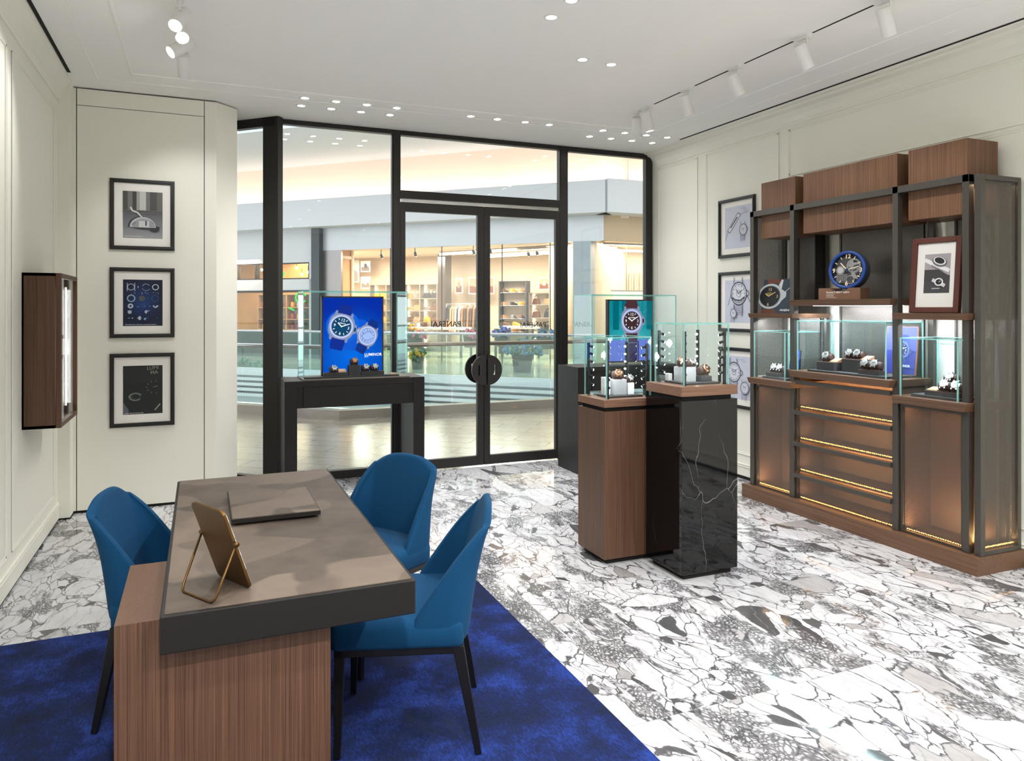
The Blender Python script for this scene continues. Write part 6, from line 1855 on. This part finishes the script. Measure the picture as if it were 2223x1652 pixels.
# green neon strokes on the left shop
ne = mthing('neon_sign', 'green neon ring with strokes in the left shop window across the mall', 'neon sign', -15.1, 19.1, 1.7)
NG = emit('neon_green', (60, 230, 90), 1.6)
b = MB()
cxn, czn = -14.98, 1.90
b.tube([(cxn + .20 * math.cos(a), 19.12, czn + .17 * math.sin(a)) for a in [R(20 + 18 * k) for k in range(18)]], .018, 6)
XF_(b).build('ring', NG, ne)
for p0, p1 in (((-15.72, 2.52), (-15.62, 2.72)), ((-15.45, 1.58), (-15.25, 1.50)), ((-15.02, 1.72), (-14.86, 1.76))):
    XF_(MB().tube([(p0[0], 19.12, p0[1]), (p1[0], 19.12, p1[1])], .022, 6)).build('stroke', NG, ne)
# colourful goods in the left shop
shelving('wooden shelving full of goods in the left shop across the mall', -17.8, -14.75, 20.4, 20.8, [.85, 1.2, 1.6, 2.05], 5, plain('shop_oak', (190, 150, 104), .6), False)
JC = [plain('jar_red', (176, 70, 80), .5), plain('jar_gold', (220, 176, 70), .5), plain('jar_white', (224, 216, 206), .5), plain('jar_teal', (60, 120, 110), .5), plain('jar_dark', (60, 52, 48), .5)]
JN = ['red', 'gold', 'white', 'teal', 'dark']; JP = {}
for k, z in enumerate([.85, 1.2, 1.6]):
    for q in range(12):
        i = rs.randrange(5); u = -17.65 + .245 * q
        M_ = MALL @ Matrix.Translation((u, 20.55, z)) @ Matrix.Scale(rs.uniform(.8, 1.15), 4)
        if i not in JP:
            o = thing('jar', '', 'jar', mat=M_); MB().lathe([(.06, 0), (.07, .02), (.07, .15), (.045, .18)], n=12).build('body', JC[i], o, local=True); MB().lathe([(.048, .18), (.048, .205)], n=12).build('lid', M_shopdark, o, local=True)
            KIDS[o.name] = kids(o); JP[i] = o
        else: o = dup(JP[i], mat=M_)
        o['label'] = '%s jar, number %s from left on shelf %s of the left shop across the mall' % (JN[i], (ordn + ['seventh', 'eighth', 'ninth', 'tenth', 'eleventh', 'twelfth'])[q], ordn[k])
        o['group'] = 'jars in the left shop across the mall'
# small lamps in the left shop transom
lp = None
for k, (u, z) in enumerate([(-17.2, 2.86), (-16.95, 2.62), (-16.5, 2.84), (-15.75, 2.9), (-15.55, 2.68), (-15.3, 2.75), (-15.0, 2.92), (-14.95, 2.66)]):
    M_ = MALL @ Matrix.Translation((u, 19.9, z))
    if lp is None:
        lp = thing('pendant_bulb', '', 'lamp', mat=M_); MB().blob((0, 0, 0), .035, .035, .045, 10, 6).build('bulb', M_lamp, lp, local=True); MB().tube([(0, 0, .04), (0, 0, .22)], .008, 6).build('cord', M_blackmetal, lp, local=True)
        KIDS[lp.name] = kids(lp); o = lp
    else: o = dup(lp, mat=M_)
    o['label'] = 'small glowing bulb, %s from left, behind the upper window of the left shop' % (ordn + ['seventh', 'eighth'])[k]; o['group'] = 'bulbs in the left shop'
# right wing: hanging crystal light, slatted curtain
r = thing('chandelier', 'wide glowing crystal light in the shop at the far right', 'chandelier', (11.6, 18.6, 1.75))
b = MB()
for k in range(22): b.box(11.05 + .05 * k, 11.075 + .05 * k, 18.6, 18.63, 1.75, 2.05)
b.build('crystal_rods', emit('crystal_glow', (255, 226, 190), 1.6), r)
MB().box(11.0, 12.2, 18.58, 18.65, 2.05, 2.09).box(11.5, 11.52, 18.6, 18.62, 2.09, 3.45).build('frame', M_sm, r)
r = thing('slatted_curtain', 'warm vertical pleated curtain in the shop at the far right', 'curtain', (13, 20.2, 0))
b = MB()
for k in range(60): b.box(10.6 + .1 * k, 10.66 + .1 * k, 20.2 + .03 * (k % 2), 20.26 + .03 * (k % 2), 0.02, 2.7)
b.build('pleats', plain('curtain_sand', (204, 184, 154), .8), r)
for k, (y, z) in enumerate(((17.9, 3.34), (19.4, 3.3))):
    r = thing('linear_light', 'linear ceiling light, %s in the shop at the far right' % ['front one', 'rear one'][k], 'ceiling light', (12, y, z))
    MB().box(10.3, 15.5, y, y + .06, z - .01, z + .0).build('tube', M_shelfglow, r); MB().box(10.3, 15.5, y - .01, y + .07, z, z + .06).build('housing', M_sm, r)
